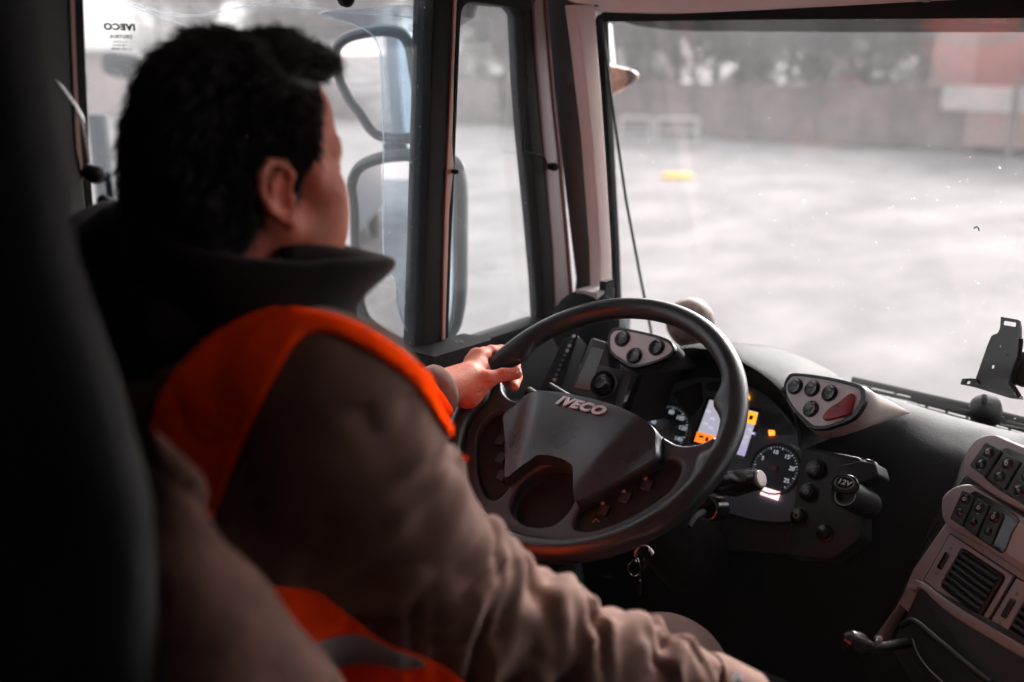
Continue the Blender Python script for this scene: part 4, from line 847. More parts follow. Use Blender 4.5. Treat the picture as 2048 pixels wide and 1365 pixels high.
# left hand on the rim, joints located around the rim tube
def handf(P):
    J = lambda x, y, dd: at(*c4(x, y), dd)
    d = cap_sdf(P, WRL, J(200, 480, 1.612), .031, .029)
    for (a, b, ra, rb) in [((190, 500, 1.61), (268, 372, 1.662), .020, .0145), ((190, 500, 1.62), (246, 368, 1.688), .020, .014), ((195, 510, 1.63), (228, 388, 1.710), .019, .0135), ((195, 520, 1.635), (215, 415, 1.728), .018, .012), ((205, 540, 1.605), (262, 440, 1.645), .021, .018)]:
        d = smin(d, cap_sdf(P, J(*a), J(*b), ra, rb), .012)
    # thumb: thenar, two phalanges along the near side of the rim
    for a, b, ra, rb, k in [((205, 555, 1.600), (298, 478, 1.606), .0195, .0140, .014), ((298, 478, 1.606), (372, 455, 1.615), .0128, .0104, .008), ((372, 455, 1.615), (438, 449, 1.626), .0112, .0098, .004)]:
        d = smin(d, cap_sdf(P, J(*a), J(*b), ra, rb), k)
    # fingers: over the outside of the rim, curling under it
    F_ = [[(268, 365, 1.664), (318, 346, 1.684), (366, 342, 1.700), (428, 400, 1.716), (440, 468, 1.698), (426, 512, 1.672)],
          [(246, 366, 1.690), (285, 352, 1.708), (335, 362, 1.726), (392, 425, 1.736), (404, 478, 1.720)],
          [(228, 388, 1.712), (258, 372, 1.728), (305, 392, 1.744), (350, 450, 1.742), (362, 490, 1.725)],
          [(215, 415, 1.730), (235, 402, 1.742), (275, 428, 1.752), (312, 476, 1.742), (322, 500, 1.73)]]
    for q, (r0, r1) in zip(F_, ((.0122, .0088), (.0120, .0088), (.0115, .0085), (.0100, .0075))):
        n = len(q)-1
        for i in range(n):
            ra, rb = r0+(r1-r0)*i/n, r0+(r1-r0)*(i+1)/n
            d = smin(d, cap_sdf(P, J(*q[i]), J(*q[i+1]), ra, rb), .008 if i == 0 else .003)
    # tendon ridges, knuckle and web creases
    for a, b in (((200, 470, 1.596), (262, 362, 1.652)),): d = smin(d, cap_sdf(P, J(*a), J(*b), .004, .004), .012)
    for a, b, w in [((300, 500, 1.592), (245, 525, 1.585), .0011), ((315, 492, 1.594), (270, 500, 1.586), .0011), ((275, 530, 1.588), (215, 560, 1.582), .0011), ((300, 360, 1.664), (306, 400, 1.650), .0012), ((318, 350, 1.672), (322, 385, 1.666), .0012), ((372, 432, 1.6035), (376, 478, 1.6035), .0003), ((388, 434, 1.606), (391, 476, 1.606), .0003)]:
        d = smax(d, -(cap_sdf(P, J(*a), J(*b), w, w)), .0035)
    return d
def hand2f(P):
    ax = norm(WRR-ELR); sd_ = norm(np.cross(ax, (0, 0, 1))); dn = np.cross(sd_, ax)
    L = lambda f, s, u: WRR+ax*f+sd_*s+dn*u
    d = cap_sdf(P, L(-.02, 0, 0), L(.03, 0, 0), .027, .026)
    for s in (-.027, -.009, .009, .026): d = smin(d, cap_sdf(P, L(.02, s*.6, 0), L(.085, s, .0), .018, .014), .012)
    for i, s in enumerate((-.027, -.009, .009, .026)):
        l = (.038, .044, .041, .032)[i]
        d = smin(d, cap_sdf(P, L(.09, s, 0), L(.09+l*.8, s, -.018), .0105, .0095), .005); d = smin(d, cap_sdf(P, L(.09+l*.8, s, -.018), L(.09+l*.7, s, -.048), .0095, .008), .004)
    d = smin(d, cap_sdf(P, L(.03, -.03, -.01), L(.075, -.045, -.03), .016, .012), .01); d = smin(d, cap_sdf(P, L(.075, -.045, -.03), L(.105, -.035, -.05), .0115, .009), .004)
    return d
def skinmat():
    m = mat('skin', srgb(214, 128, 104), .6, sss=.06, bump=.3, bscale=260); N = m.node_tree.nodes; L = m.node_tree.links; b = N['Principled BSDF']
    tc = N.new('ShaderNodeTexCoord'); n1 = N.new('ShaderNodeTexNoise'); n1.inputs['Scale'].default_value = 22; n1.inputs['Detail'].default_value = 6; L.new(tc.outputs['Object'], n1.inputs['Vector'])
    mx = N.new('ShaderNodeMix'); mx.data_type = 'RGBA'; mx.inputs['A'].default_value = (*srgb(206, 98, 72), 1); mx.inputs['B'].default_value = (*srgb(236, 146, 116), 1)
    mr = N.new('ShaderNodeMapRange'); mr.inputs[1].default_value = .32; mr.inputs[2].default_value = .68; L.new(n1.outputs[0], mr.inputs[0]); L.new(mr.outputs[0], mx.inputs[0]); L.new(mx.outputs['Result'], b.inputs['Base Color']); return m
M['skin'] = skinmat()
V1, F1 = surfnet(headf, HC-np.array([.16, .16, .23]), HC+np.array([.16, .16, .15]), .0024)
V2, F2 = surfnet(bodyf, (-1.3, .25, 1.05), (-.25, 1.5, 2.30), .010)
hc_ = at(*c4(300, 450), 1.66); V3_, F3 = surfnet(handf, hc_-np.array([.15, .15, .12]), hc_+np.array([.13, .14, .12]), .0015)
V4, F4 = surfnet(hand2f, WRR-np.array([.1, .1, .17]), WRR+np.array([.2, .2, .1]), .003)
V1 = relax(V1, F1, 1, .4); V2 = relax(V2, F2, 2); V3_ = relax(V3_, F3, 2, .4); V4 = relax(V4, F4, 1)
Vs, Fs, o_ = [], [], 0
for v, f in ((V1, F1), (V2, F2), (V3_, F3), (V4, F4)): Vs.append(v); Fs.append(f+o_); o_ += len(v)
person = link(mesh_np(np.concatenate(Vs), np.concatenate(Fs), 'person'), 'person', M['skin'])
tag(person, 'dark haired driver in brown jacket and orange vest holding the steering wheel', 'person')
# thumb nail
NP_ = Plane(at(*c4(440, 441), 1.6165), (-.25, -.55, .8)); bm = bmesh.new(); lathe(bm, NP_.M()@Matrix.Rotation(.25, 4, 'Z')@Matrix.Diagonal((1.25, .95, 1, 1)), [(.0058, -.002), (.0055, .0004), (.003, .0011), (0, .0012)], 18); finish(bm, 'thumb_nail', mat('nail', srgb(236, 170, 150), .25), person)
# ---------------------------------------------------------------- hair
M['hair'] = mat('dark_hair', (.020, .013, .011), .45, var=.3, vscale=60, bump=.6, bscale=160)
def hairf(P):
    q = (P-HC)@HR; qa = q.copy(); qa[..., 1] = np.abs(q[..., 1])
    d = ell_sdf(q, (-.014, 0, .038), (.100, .083, .093))
    d = smin(d, ell_sdf(q, (-.050, 0, -.020), (.058, .074, .080)), .04)
    d = smin(d, ell_sdf(q, (.040, .015, .098), (.042, .052, .028)), .03)
    d = smin(d, ell_sdf(qa, (-.074, .02, -.03), (.030, .05, .07)), .03)
    # faces cut: everything in front of the hairline, below the temple
    hl_ = q[..., 0]-(.038+.10*np.clip(q[..., 2]-.03, -.04, .05)-.55*np.clip(.012-q[..., 2], 0, .06))
    d = smax(d, -np.maximum(-hl_, q[..., 2]-.088), .010)
    # round the ear and along the nape
    d = smax(d, -ell_sdf(qa, (-.024, .088, -.026), (.029, .030, .040)), .008)
    d = smax(d, -cap_sdf(qa, (-.015, .085, -.050), (-.050, .075, -.125), .030, .042), .008)
    d = smax(d, -(q[..., 2]+.095), .01)
    d = d+.0028*vnoise(q*np.array([.7, 1, 1]), 62, 3)+.0015*vnoise(q, 150, 5)
    return d
VH, FH = surfnet(hairf, HC-np.array([.18, .18, .16]), HC+np.array([.18, .18, .18]), .0035)
VH = relax(VH, FH, 1)
NH = -vnormals(VH, FH) if (vnormals(VH, FH)*(VH-HC)).sum() < 0 else vnormals(VH, FH)
SV, SF = [], []
pick = RNG.choice(len(VH), min(15000, len(VH)), replace=False)
for i in pick:
    p = VH[i]; n = NH[i]; q = (p-HC)@HR
    if n@(p-HC) < .02: continue
    L_ = RNG.uniform(.016, .034)
    if q[2] > .085 and q[0] > -.01: flow = hf*.6+hu*.15+hr*RNG.uniform(-.4, .5); L_ *= .75
    elif q[0] > .02 and abs(q[1]) > .05: flow = -hu*.9-hf*.3; L_ *= .5
    else: flow = -hu*.8-hf*.5*(1 if q[2] > .05 else .1)
    flow = flow+RNG.normal(0, .2, 3)+.5*np.array([vnoise(p[None], 30, k)[0] for k in (1, 2, 3)])
    if q[2] < -.07: L_ *= .6
    t = flow-n*(flow@n); t = norm(t); lift = RNG.uniform(.03, .42)*(1.2 if RNG.random() < .04 else .8)
    pts = [p-n*.002, p+t*L_*.4+n*lift*L_*.45, p+t*L_*.75+n*lift*L_*.6+RNG.normal(0, .0012, 3), p+t*L_+n*lift*L_*.55+RNG.normal(0, .003, 3)]
    s = norm(np.cross(t, n)); w = RNG.uniform(.0006, .0013)
    b0 = len(SV)
    for k, pp in enumerate(pts):
        ww = w*(1-.28*k); SV += [pp-s*ww, pp+s*ww, pp+n*ww*1.2]
    for k in range(3):
        a = b0+3*k
        for u, v in ((0, 1), (1, 2), (2, 0)): SF.append((a+u, a+v, a+3+v, a+3+u))
SV = np.array(SV); SF = np.array(SF)
hair = link(mesh_np(np.concatenate([VH, SV]), np.concatenate([FH, SF+len(VH)]), 'hair'), 'hair', M['hair'], person)
tb('eyebrow', M['hair'], [hl(.092, .020, .027), hl(.084, .038, .030), hl(.070, .052, .026)], [.003, .004, .002], person, 8); tb('eyebrow', M['hair'], [hl(.092, -.020, .027), hl(.084, -.038, .030), hl(.070, -.052, .026)], [.003, .004, .002], person, 8)
# ---------------------------------------------------------------- jacket
def dist_line(P, a, b):
    ab = b-a; t = ((P-a)@ab)/(ab@ab); tc_ = np.clip(t, 0, 1); return t, np.linalg.norm(P-a-tc_[..., None]*ab, axis=-1)
CHEST = np.array([-.835, .60, 1.98])
def torsof(P):
    d = ell_sdf(P, (-.845, .565, 1.93), (.205, .150, .22))
    d = smin(d, cap_sdf(P, (-.84, .53, 1.90), (-.83, .50, 1.62), .155, .165), .08)
    d = smin(d, cap_sdf(P, SHR+np.array([-.04, 0, .005]), SHL+np.array([.05, 0, .01]), .080, .078), .06)
    d = smin(d, cap_sdf(P, (-.845, .555, 2.10), (-.845, .565, 2.16), .115, .070), .05)
    return d
def sleeveR(P):
    m1 = (SHR+ELR)/2
    d = cap_sdf(P, SHR, ELR, .082, .078); d = smin(d, cap_sdf(P, ELR, WRR, .076, .046), .03)
    return smin(d, ell_sdf(P, ELR+np.array([0, .0, .0]), (.08, .08, .08)), .02)
def sleeveL(P):
    d = cap_sdf(P, SHL, ELL, .080, .068); d = smin(d, cap_sdf(P, ELL, WRL, .066, .040), .03)
    ax = norm(WRL-ELL); return smax(d, (P-(WRL-ax*.004))@ax, .006)
def jacketf(P):
    d = torsof(P); d = smin(d, sleeveR(P), .035); d = smin(d, sleeveL(P), .04)
    ax = norm(WRR-ELR); return smax(d, (P-(WRR+ax*.0))@ax-(0), .008)
VJ, FJ = surfnet(jacketf, (-1.30, .26, 1.46), (-.26, 1.16, 2.34), .0055)
VJ = relax(VJ, FJ, 1); NJ = vnormals(VJ, FJ)
if (NJ*(VJ-CHEST)).sum() < 0: NJ = -NJ
def folds(V, a, b, n, seed, amp, s0=0, s1=1):
    rg = np.random.default_rng(seed); t, r = dist_line(V, a, b); ax = norm(b-a); e1 = norm(np.cross(ax, (0, 0, 1))); e2 = np.cross(ax, e1)
    q = V-a; ph = np.arctan2(q@e2, q@e1); d = np.zeros(len(V)); ln = np.linalg.norm(b-a)
    for _ in range(n):
        c = rg.uniform(s0, s1); p0 = rg.uniform(-PI, PI); sl_ = rg.uniform(-.055, .055)/ln; w = rg.uniform(.006, .014)/ln; wd = rg.uniform(.7, 1.6)
        dp = (ph-p0+PI) % (2*PI)-PI; win = np.exp(-(dp/wd)**2); x = (t-c-sl_*dp-.02*np.sin(dp*2+c*9))/w
        d += rg.uniform(.4, 1)*win*(-np.exp(-x*x)+.75*np.exp(-(x-1.9)**2/1.6)+.45*np.exp(-(x+2.1)**2/2))
    return d*amp, t, r
sR = sleeveR(VJ); tT = torsof(VJ)
f1, t1, r1 = folds(VJ, ELR, WRR, 36, 11, .0135, -.05, 1.0); f2, t2, r2 = folds(VJ, SHR, ELR, 14, 23, .0050, .15, 1.0)
onF = np.clip(1-(r1-.085)/.03, 0, 1)*np.clip((t1+.3)/.2, 0, 1); onU = np.clip(1-(r2-.09)/.03, 0, 1)*np.clip(t2/.2, 0, 1)*np.clip((1.1-t2)/.2, 0, 1)
f3, t3, r3 = folds(VJ, ELL, WRL, 10, 31, .003, .3, 1); onL = np.clip(1-(r3-.07)/.03, 0, 1)
D = f1*onF+f2*onU*(1-onF*.6)+f3*onL
rdg = (1-np.abs(vnoise(VJ+.02*np.stack([vnoise(VJ, 14, 21), vnoise(VJ, 14, 22), vnoise(VJ, 14, 23)], 1), 19, 12)))**4
D += .004*vnoise(VJ, 16, 2)+.0022*vnoise(VJ, 40, 4)-.0055*rdg*(VJ[:, 2] < 2.13)
# the deep crease across the sleeve at the elbow
cr = np.exp(-((t2-.78-.25*vnoise(VJ, 9, 8)*.3)/.022)**2)-.7*np.exp(-((t2-.86)/.04)**2); D -= .006*cr*onU
VJ2 = VJ+NJ*D[:, None]
M['jacket'] = mat('brown_jacket_cloth', (.25, .138, .108), .8, spec=.15, var=.10, vscale=18, bump=.25, bscale=300, sheen=.1)
jacket = link(mesh_np(VJ2, FJ, 'jacket'), 'jacket', M['jacket'], person)
# collar: thick stand-up band leaning away from the neck
def collar():
    bm = bmesh.new(); loops = []; C0 = NB+np.array([0.0, .02, .055])
    n = 48
    for k in range(n):
        a = 2*PI*k/n; ca, sa = math.cos(a), math.sin(a)      # a=0 right side, pi/2 front
        front = max(0, sa); r0x, r0y = .088, .088
        h = .070+.035*max(0, -sa)-.008*max(0, math.cos(a-.5))+.008*math.sin(3*a+1); fl = .014+.034*max(0, math.cos(a-.9))**3
        base = C0+np.array([r0x*ca, r0y*sa, -.045+.0*sa]); topi = C0+np.array([(r0x+fl*.4-.018)*ca, (r0y+fl*.4-.012)*sa, h-.03])
        pts = [base+np.array([.03*ca, .03*sa, -.02]), base+np.array([.022*ca, .022*sa, .02]), (base+topi)/2+np.array([.024*ca, .024*sa, .0]), topi+np.array([(.020+fl)*ca, (.020+fl)*sa, -.006]), topi+np.array([(.010+fl)*ca, (.010+fl)*sa, .008]), topi+np.array([.0, 0, .002]), (base+topi)/2, base-np.array([.0, 0, .03])]
        loops.append(pts)
    loft(bm, loops+[loops[0]], closed=True); bmesh.ops.remove_doubles(bm, verts=bm.verts[:], dist=1e-5)
    o = finish(bm, 'collar', M['jacket_shade'], person); md = o.modifiers.new('sub', 'SUBSURF'); md.levels = 1; md.render_levels = 2; return o
M['jacket_shade'] = mat('shaded_jacket_cloth', (.030, .022, .021), .9, spec=.12, var=.15, vscale=15, bump=.3, bscale=250, sheen=.1)  # brown jacket cloth darkened: the collar's shade is put into the colour
collar()
hd = lambda P: smin(smin(ell_sdf(P, at(290, 560, 1.06), (.085, .09, .085)), ell_sdf(P, at(350, 690, .98), (.085, .075, .075)), .05), ell_sdf(P, at(235, 470, 1.12), (.05, .06, .035)), .04)+.005*vnoise(P, 20, 5)
Vh, Fh = surfnet(hd, (-1.25, .30, 1.90), (-.72, .85, 2.42), .007); link(mesh_np(relax(Vh, Fh, 1), Fh, 'hood'), 'hood', M['jacket_shade'], person)  # dark hood shape added so the jacket's back reads as shaded
tipc = at(772, 515, 1.02)
bm = bmesh.new(); a_, b_, c_ = at(620, 500, .94), at(700, 640, .95), at(560, 560, .90)
loft(bm, [[at(600, 480, .97)+k, at(690, 500, .985)+k, at(772, 515, 1.01)+k] for k in (np.zeros(3), np.array([.004, .006, .004]))] and [[at(560, 470, 1.0), at(690, 497, 1.02), at(773, 514, 1.03)], [at(560, 474, .97), at(690, 501, 1.0), at(776, 518, 1.02)], [at(565, 530, .955), at(690, 550, .985), at(752, 556, 1.0)], [at(570, 600, .945), at(680, 608, .975), at(712, 610, .99)], [at(570, 600, .98), at(680, 604, 1.0), at(712, 606, 1.01)]], closed=False)
o = finish(bm, 'collar_flap', M['jacket_shade'], person); md = o.modifiers.new('sub', 'SUBSURF'); md.levels = 1; md.render_levels = 2; md = o.modifiers.new('sol', 'SOLIDIFY'); md.thickness = .006
# cuff of the left sleeve and button tab of the right one
axl = norm(WRL-ELL); tb('cuff', M['jacket'], [WRL-axl*.030, WRL-axl*.022, WRL-axl*.004, WRL+axl*.004], [.041, .0435, .0425, .037], person, 24)
axr = norm(WRR-ELR); tb('cuff', M['jacket'], [WRR-axr*.06, WRR-axr*.05, WRR-axr*.002, WRR+axr*.004], [.054, .057, .053, .047], person, 28)
bm = bmesh.new(); lathe(bm, Plane(at(1474, 1356, .99), (-.3, -.5, .8)).M(), [(.0045, -.002), (.0042, .001), (0, .0012)], 12); finish(bm, 'cuff_button', M['silver'], person)
# trousers
M['trouser'] = mat('brown_trouser_cloth', (.080, .046, .043), .9, spec=.12, var=.1, vscale=12, bump=.2, bscale=300)
def trf(P):
    d = None
    for k, hx, an in ((KNR, .09, (0, .24, -.32)), (KNL, -.09, (0, .20, -.32))):
        h = PEL+np.array([hx, .02, -.02]); q = cap_sdf(P, h, k, .105, .088); q = smin(q, cap_sdf(P, k, k+np.array(an), .086, .066), .03); d = q if d is None else smin(d, q, .02)
    return smin(d, cap_sdf(P, PEL+np.array([-.08, 0, 0]), PEL+np.array([.08, 0, 0]), .125, .125), .04)+.003*vnoise(P, 14, 6)
Vt, Ft = surfnet(trf, (-1.2, .3, 1.14), (-.40, 1.5, 1.84), .011); link(mesh_np(relax(Vt, Ft, 2), Ft, 'trousers'), 'trousers', M['trouser'], person)
# ---------------------------------------------------------------- high visibility vest, cut from the jacket's own surface
M['vest'] = mat('orange_vest_cloth', (1.0, .075, .008), .6, bump=.15, bscale=160)
N = M['vest'].node_tree.nodes; L = M['vest'].node_tree.links; df_ = N.new('ShaderNodeBsdfDiffuse'); vm = N.new('ShaderNodeVectorMath'); vm.operation = 'SCALE'; vm.inputs[0].default_value = (1, .062, .004); vm.inputs['Scale'].default_value = 2.1
L.new(vm.outputs[0], df_.inputs[0]); L.new(N['Bump'].outputs[0], df_.inputs['Normal']); L.new(df_.outputs[0], N['Material Output'].inputs[0])
M['vest_red'] = mat('vest_edge_binding', (1.0, .05, .008), .6)
M['reflect'] = mat('grey_reflective_band', (.40, .37, .37), .4, bump=.2, bscale=80)
def inpoly(x, y, poly):
    c = np.zeros(len(x), bool); n = len(poly)
    for i in range(n):
        (x1, y1), (x2, y2) = poly[i], poly[(i+1) % n]
        with np.errstate(divide='ignore', invalid='ignore'): c ^= ((y1 > y) != (y2 > y)) & (x < (x2-x1)*(y-y1)/(y2-y1)+x1)
    return c
FC = VJ2[FJ].mean(1); NFc = NJ[FJ].mean(1); q = FC-EYE; dp = q@VF; px_ = 1024+FPX*(q@VR)/dp; py_ = 682.5-FPX*(q@VU)/dp
facing = (NFc*(-q)).sum(1) > -.02
trs = torsof(FC); slv = sleeveR(FC)
back_poly = smooth_poly([(300, 870), (322, 800), (360, 740), (420, 680), (480, 640), (545, 618), (592, 680), (560, 740), (520, 820), (485, 900), (450, 980), (432, 1040), (408, 1050), (370, 980), (330, 920)], 5)
strap_poly = smooth_poly([(530, 628), (600, 626), (690, 645), (760, 682), (835, 738), (890, 798), (930, 860), (950, 930), (918, 922), (884, 858), (845, 796), (785, 738), (700, 686), (620, 657), (585, 672), (548, 660)], 5)
low_poly = [(480, 1165), (560, 1172), (640, 1180), (700, 1235), (780, 1290), (860, 1310), (960, 1380), (1000, 1500), (600, 1500), (500, 1300)]
vis = facing & (inpoly(px_, py_, back_poly) | inpoly(px_, py_, strap_poly) | (inpoly(px_, py_, low_poly)))
front = (~facing | (px_ < 300)) & (FC[:, 2] < 2.04) & (slv > .03) & (trs < .02) & (sleeveL(FC) > .03)
front |= (FC[:, 2] < 1.90) & (slv > .012) & (trs < .012) & (sleeveL(FC) > .02)
sel = vis | front
band = sel & (FC[:, 2] > 1.868) & (FC[:, 2] < 1.905)
def cut(selm, name, m, off):
    f = FJ[selm]; u, inv = np.unique(f, return_inverse=True); f2 = inv.reshape(f.shape); v = VJ2[u]+NJ[u]*off
    E = np.sort(np.concatenate([f2[:, [i, (i+1) % 4]] for i in range(4)]), axis=1); uq, ct = np.unique(E, axis=0, return_counts=True); be = uq[ct == 1]
    s = np.zeros_like(v); dg = np.zeros(len(v))
    for _ in range(40):      # smooth the cut border
        s[:] = 0; dg[:] = 0
        np.add.at(s, be[:, 0], v[be[:, 1]]); np.add.at(s, be[:, 1], v[be[:, 0]]); np.add.at(dg, be[:, 0], 1); np.add.at(dg, be[:, 1], 1)
        k = dg == 2; v[k] = v[k]*.5+s[k]/2*.5
    o = link(mesh_np(v, f2, name), name, m, person); md = o.modifiers.new('sol', 'SOLIDIFY'); md.thickness = .003; md.offset = 0; return o
cut(sel, 'safety_vest', M['vest'], .004)
bi = np.where(band)[0]; lab = np.arange(len(VJ2)); 
for _ in range(400):
    m_ = lab[FJ[bi]].min(1); new = lab.copy(); np.minimum.at(new, FJ[bi].ravel(), np.repeat(m_, 4))
    if (new == lab).all(): break
    lab = new
fl = lab[FJ[bi, 0]]
for l_ in np.unique(fl):
    if (fl == l_).sum() > 60: k_ = np.zeros(len(FJ), bool); k_[bi[fl == l_]] = True; cut(k_, 'reflective_band', M['reflect'], .0075)
# ================================================================ outside
def gnd(x, y, z=0.0):
    q = ray(x, y); t = (z-EYE[2])/q[2]; return EYE+q*t
gm = mat('frosty_concrete', (.40, .372, .382), .98, spec=.08, bump=.25, bscale=6)
N = gm.node_tree.nodes; L = gm.node_tree.links; b = N['Principled BSDF']; tc = N.new('ShaderNodeTexCoord')
a1 = N.new('ShaderNodeTexNoise'); a1.inputs['Scale'].default_value = .8; a1.inputs['Detail'].default_value = 7; a1.inputs['Roughness'].default_value = .6
mp = N.new('ShaderNodeMapping'); mp.inputs['Scale'].default_value = (1, .6, 1); mp.inputs['Rotation'].default_value = (0, 0, .6); L.new(tc.outputs['Object'], mp.inputs[0]); L.new(mp.outputs[0], a1.inputs['Vector'])
cr = N.new('ShaderNodeValToRGB'); cr.color_ramp.elements[0].position = .3; cr.color_ramp.elements[0].color = (.165, .156, .158, 1); cr.color_ramp.elements[1].position = .7; cr.color_ramp.elements[1].color = (.315, .30, .304, 1)
L.new(a1.outputs[0], cr.inputs[0]); L.new(cr.outputs[0], b.inputs['Base Color'])
bm = bmesh.new(); vs_ = [bm.verts.new((x, y, 0)) for x, y in ((-400, -400), (400, -400), (400, 400), (-400, 400))]; bm.faces.new(vs_); g = finish(bm, 'ground', gm, None, False); tag(g, kind='structure')
M['conc'] = mat('weathered_concrete', (.20, .168, .163), .9, var=.4, vscale=.9, bump=.3, bscale=8)
M['concd'] = mat('concrete_post', (.18, .16, .16), .9, var=.2, vscale=2)
M['dirt'] = mat('dead_grass_strip', (.075, .065, .042), .95, var=.3, vscale=1.2)
# fence: traced foot line, panels between posts
foot = [gnd(x, y) for x, y in [(560, 232), (900, 243), (1200, 257), (1420, 273), (1600, 283), (1800, 293), (2048, 306), (2500, 335)]]
P_ = np.array(foot); seg = np.linalg.norm(np.diff(P_, axis=0), axis=1); cum = np.concatenate([[0], np.cumsum(seg)])
def along(s): i = min(np.searchsorted(cum, s, 'right')-1, len(seg)-1); t = (s-cum[i])/seg[i]; return P_[i]*(1-t)+P_[i+1]*t
fence = empty('concrete_fence', tuple(along(cum[-1]/2)), 'low grey concrete panel fence along the far edge of the yard', 'fence')
s = 0; k = 0; step = 2.6
while s+step < cum[-1]:
    a, c = along(s), along(s+step); d = norm(c-a); an = math.atan2(d[1], d[0])
    mm = Matrix.Translation(a)@Matrix.Rotation(an, 4, 'Z'); hgt = 1.95
    bm = bmesh.new()
    for j in range(4): box(bm, (step/2, 0, .25+.45*j+.1), (step-.16, .06, .435), mm)
    box(bm, (step/2, 0, .09), (step-.16, .09, .18), mm); finish(bm, 'fence_panel', M['conc'], fence, False)
    bm = bmesh.new(); box(bm, (0, 0, 1.05), (.16, .18, 2.1), mm); finish(bm, 'fence_post', M['concd'], fence, False)
    s += step; k += 1
bm = bmesh.new(); n_ = norm(P_[-1]-P_[0]); side = np.array([-n_[1], n_[0], 0])
if side@(P_[3]) > 0: side = -side
loft(bm, [[p+np.array([0, 0, .004]) for p in P_], [p+side*1.1+np.array([0, 0, .004]) for p in P_]], closed=False); v = finish(bm, 'verge', M['dirt'], None, False); tag(v, kind='structure')
out = -side
# trees
M['bark'] = mat('bark', (.20, .17, .17), .9, var=.3, vscale=8)
M['twig'] = mat('bare_twigs', (.18, .15, .152), .9, var=.3, vscale=3); M['ever'] = mat('evergreen_needles', (.075, .075, .072), .9, var=.4, vscale=2)
def build_tree(name, kind, h, seed):
    rg = random.Random(seed); t = empty(name, (0, 0, 0), 'x', 'tree'); bm = bmesh.new(); tw = bmesh.new()
    def twigs(p, n, r, sz):
        for _ in range(n):
            a = Vector((rg.gauss(0, 1), rg.gauss(0, 1), rg.gauss(.3, 1))).normalized(); q = p+Vector((rg.gauss(0, r), rg.gauss(0, r), rg.gauss(0, r)))
            s_ = a.cross(Vector((rg.random(), rg.random(), rg.random()))).normalized()*sz*.06; e = q+a*sz
            tw.faces.new([tw.verts.new(q-s_), tw.verts.new(q+s_), tw.verts.new(e)])
    def limb(p, d, l, r, lev):
        e = p+d*l; m_ = (p+e)/2+Vector((rg.gauss(0, .05), rg.gauss(0, .05), 0))*l; tube(bm, [p, m_, e], [r, r*.8, r*.6], 6 if lev < 2 else 4, cap=False)
        if lev >= 3: twigs(e, 60, l*.45, .6); twigs(m_, 34, l*.4, .55); return
        for i in range(rg.choice((3, 4)) if lev else 6):
            nd = (d*rg.uniform(.6, 1.1)+Vector((rg.gauss(0, .55), rg.gauss(0, .55), rg.uniform(-.1, .5)))).normalized()
            limb(p+(e-p)*rg.uniform(.5, 1.0), nd, l*rg.uniform(.5, .72), r*.5, lev+1)
    if kind == 'bare': limb(Vector((0, 0, 0)), Vector((rg.gauss(0, .05), rg.gauss(0, .05), 1)).normalized(), h*.42, h*.022, 0)
    else:
        tube(bm, [(0, 0, 0), (0, 0, h*.5), (0, 0, h)], [h*.02, h*.012, .02], 8)
        for i in range(150):
            z = h*rg.uniform(.12, .98); rr = (h*.24)*(1-z/h)**.7+.15; a = rg.uniform(0, 2*PI); q = Vector((rr*math.cos(a)*rg.uniform(.3, 1), rr*math.sin(a)*rg.uniform(.3, 1), z)); twigs(q, 22, .28, .5)
    finish(bm, 'trunk', M['bark'], t); o = finish(tw, 'crown', M['twig' if kind == 'bare' else 'ever'], t, False)
    return t
def copy_tree(o):
    c = o.copy(); COL.objects.link(c)
    for ch in o.children: d = ch.copy(); COL.objects.link(d); d.parent = c
    return c
protos = [build_tree('bare_tree', 'bare', 10, 1), build_tree('bare_tree', 'bare', 8.5, 5), build_tree('evergreen_tree', 'ever', 7.5, 3)]
used = [False]*3
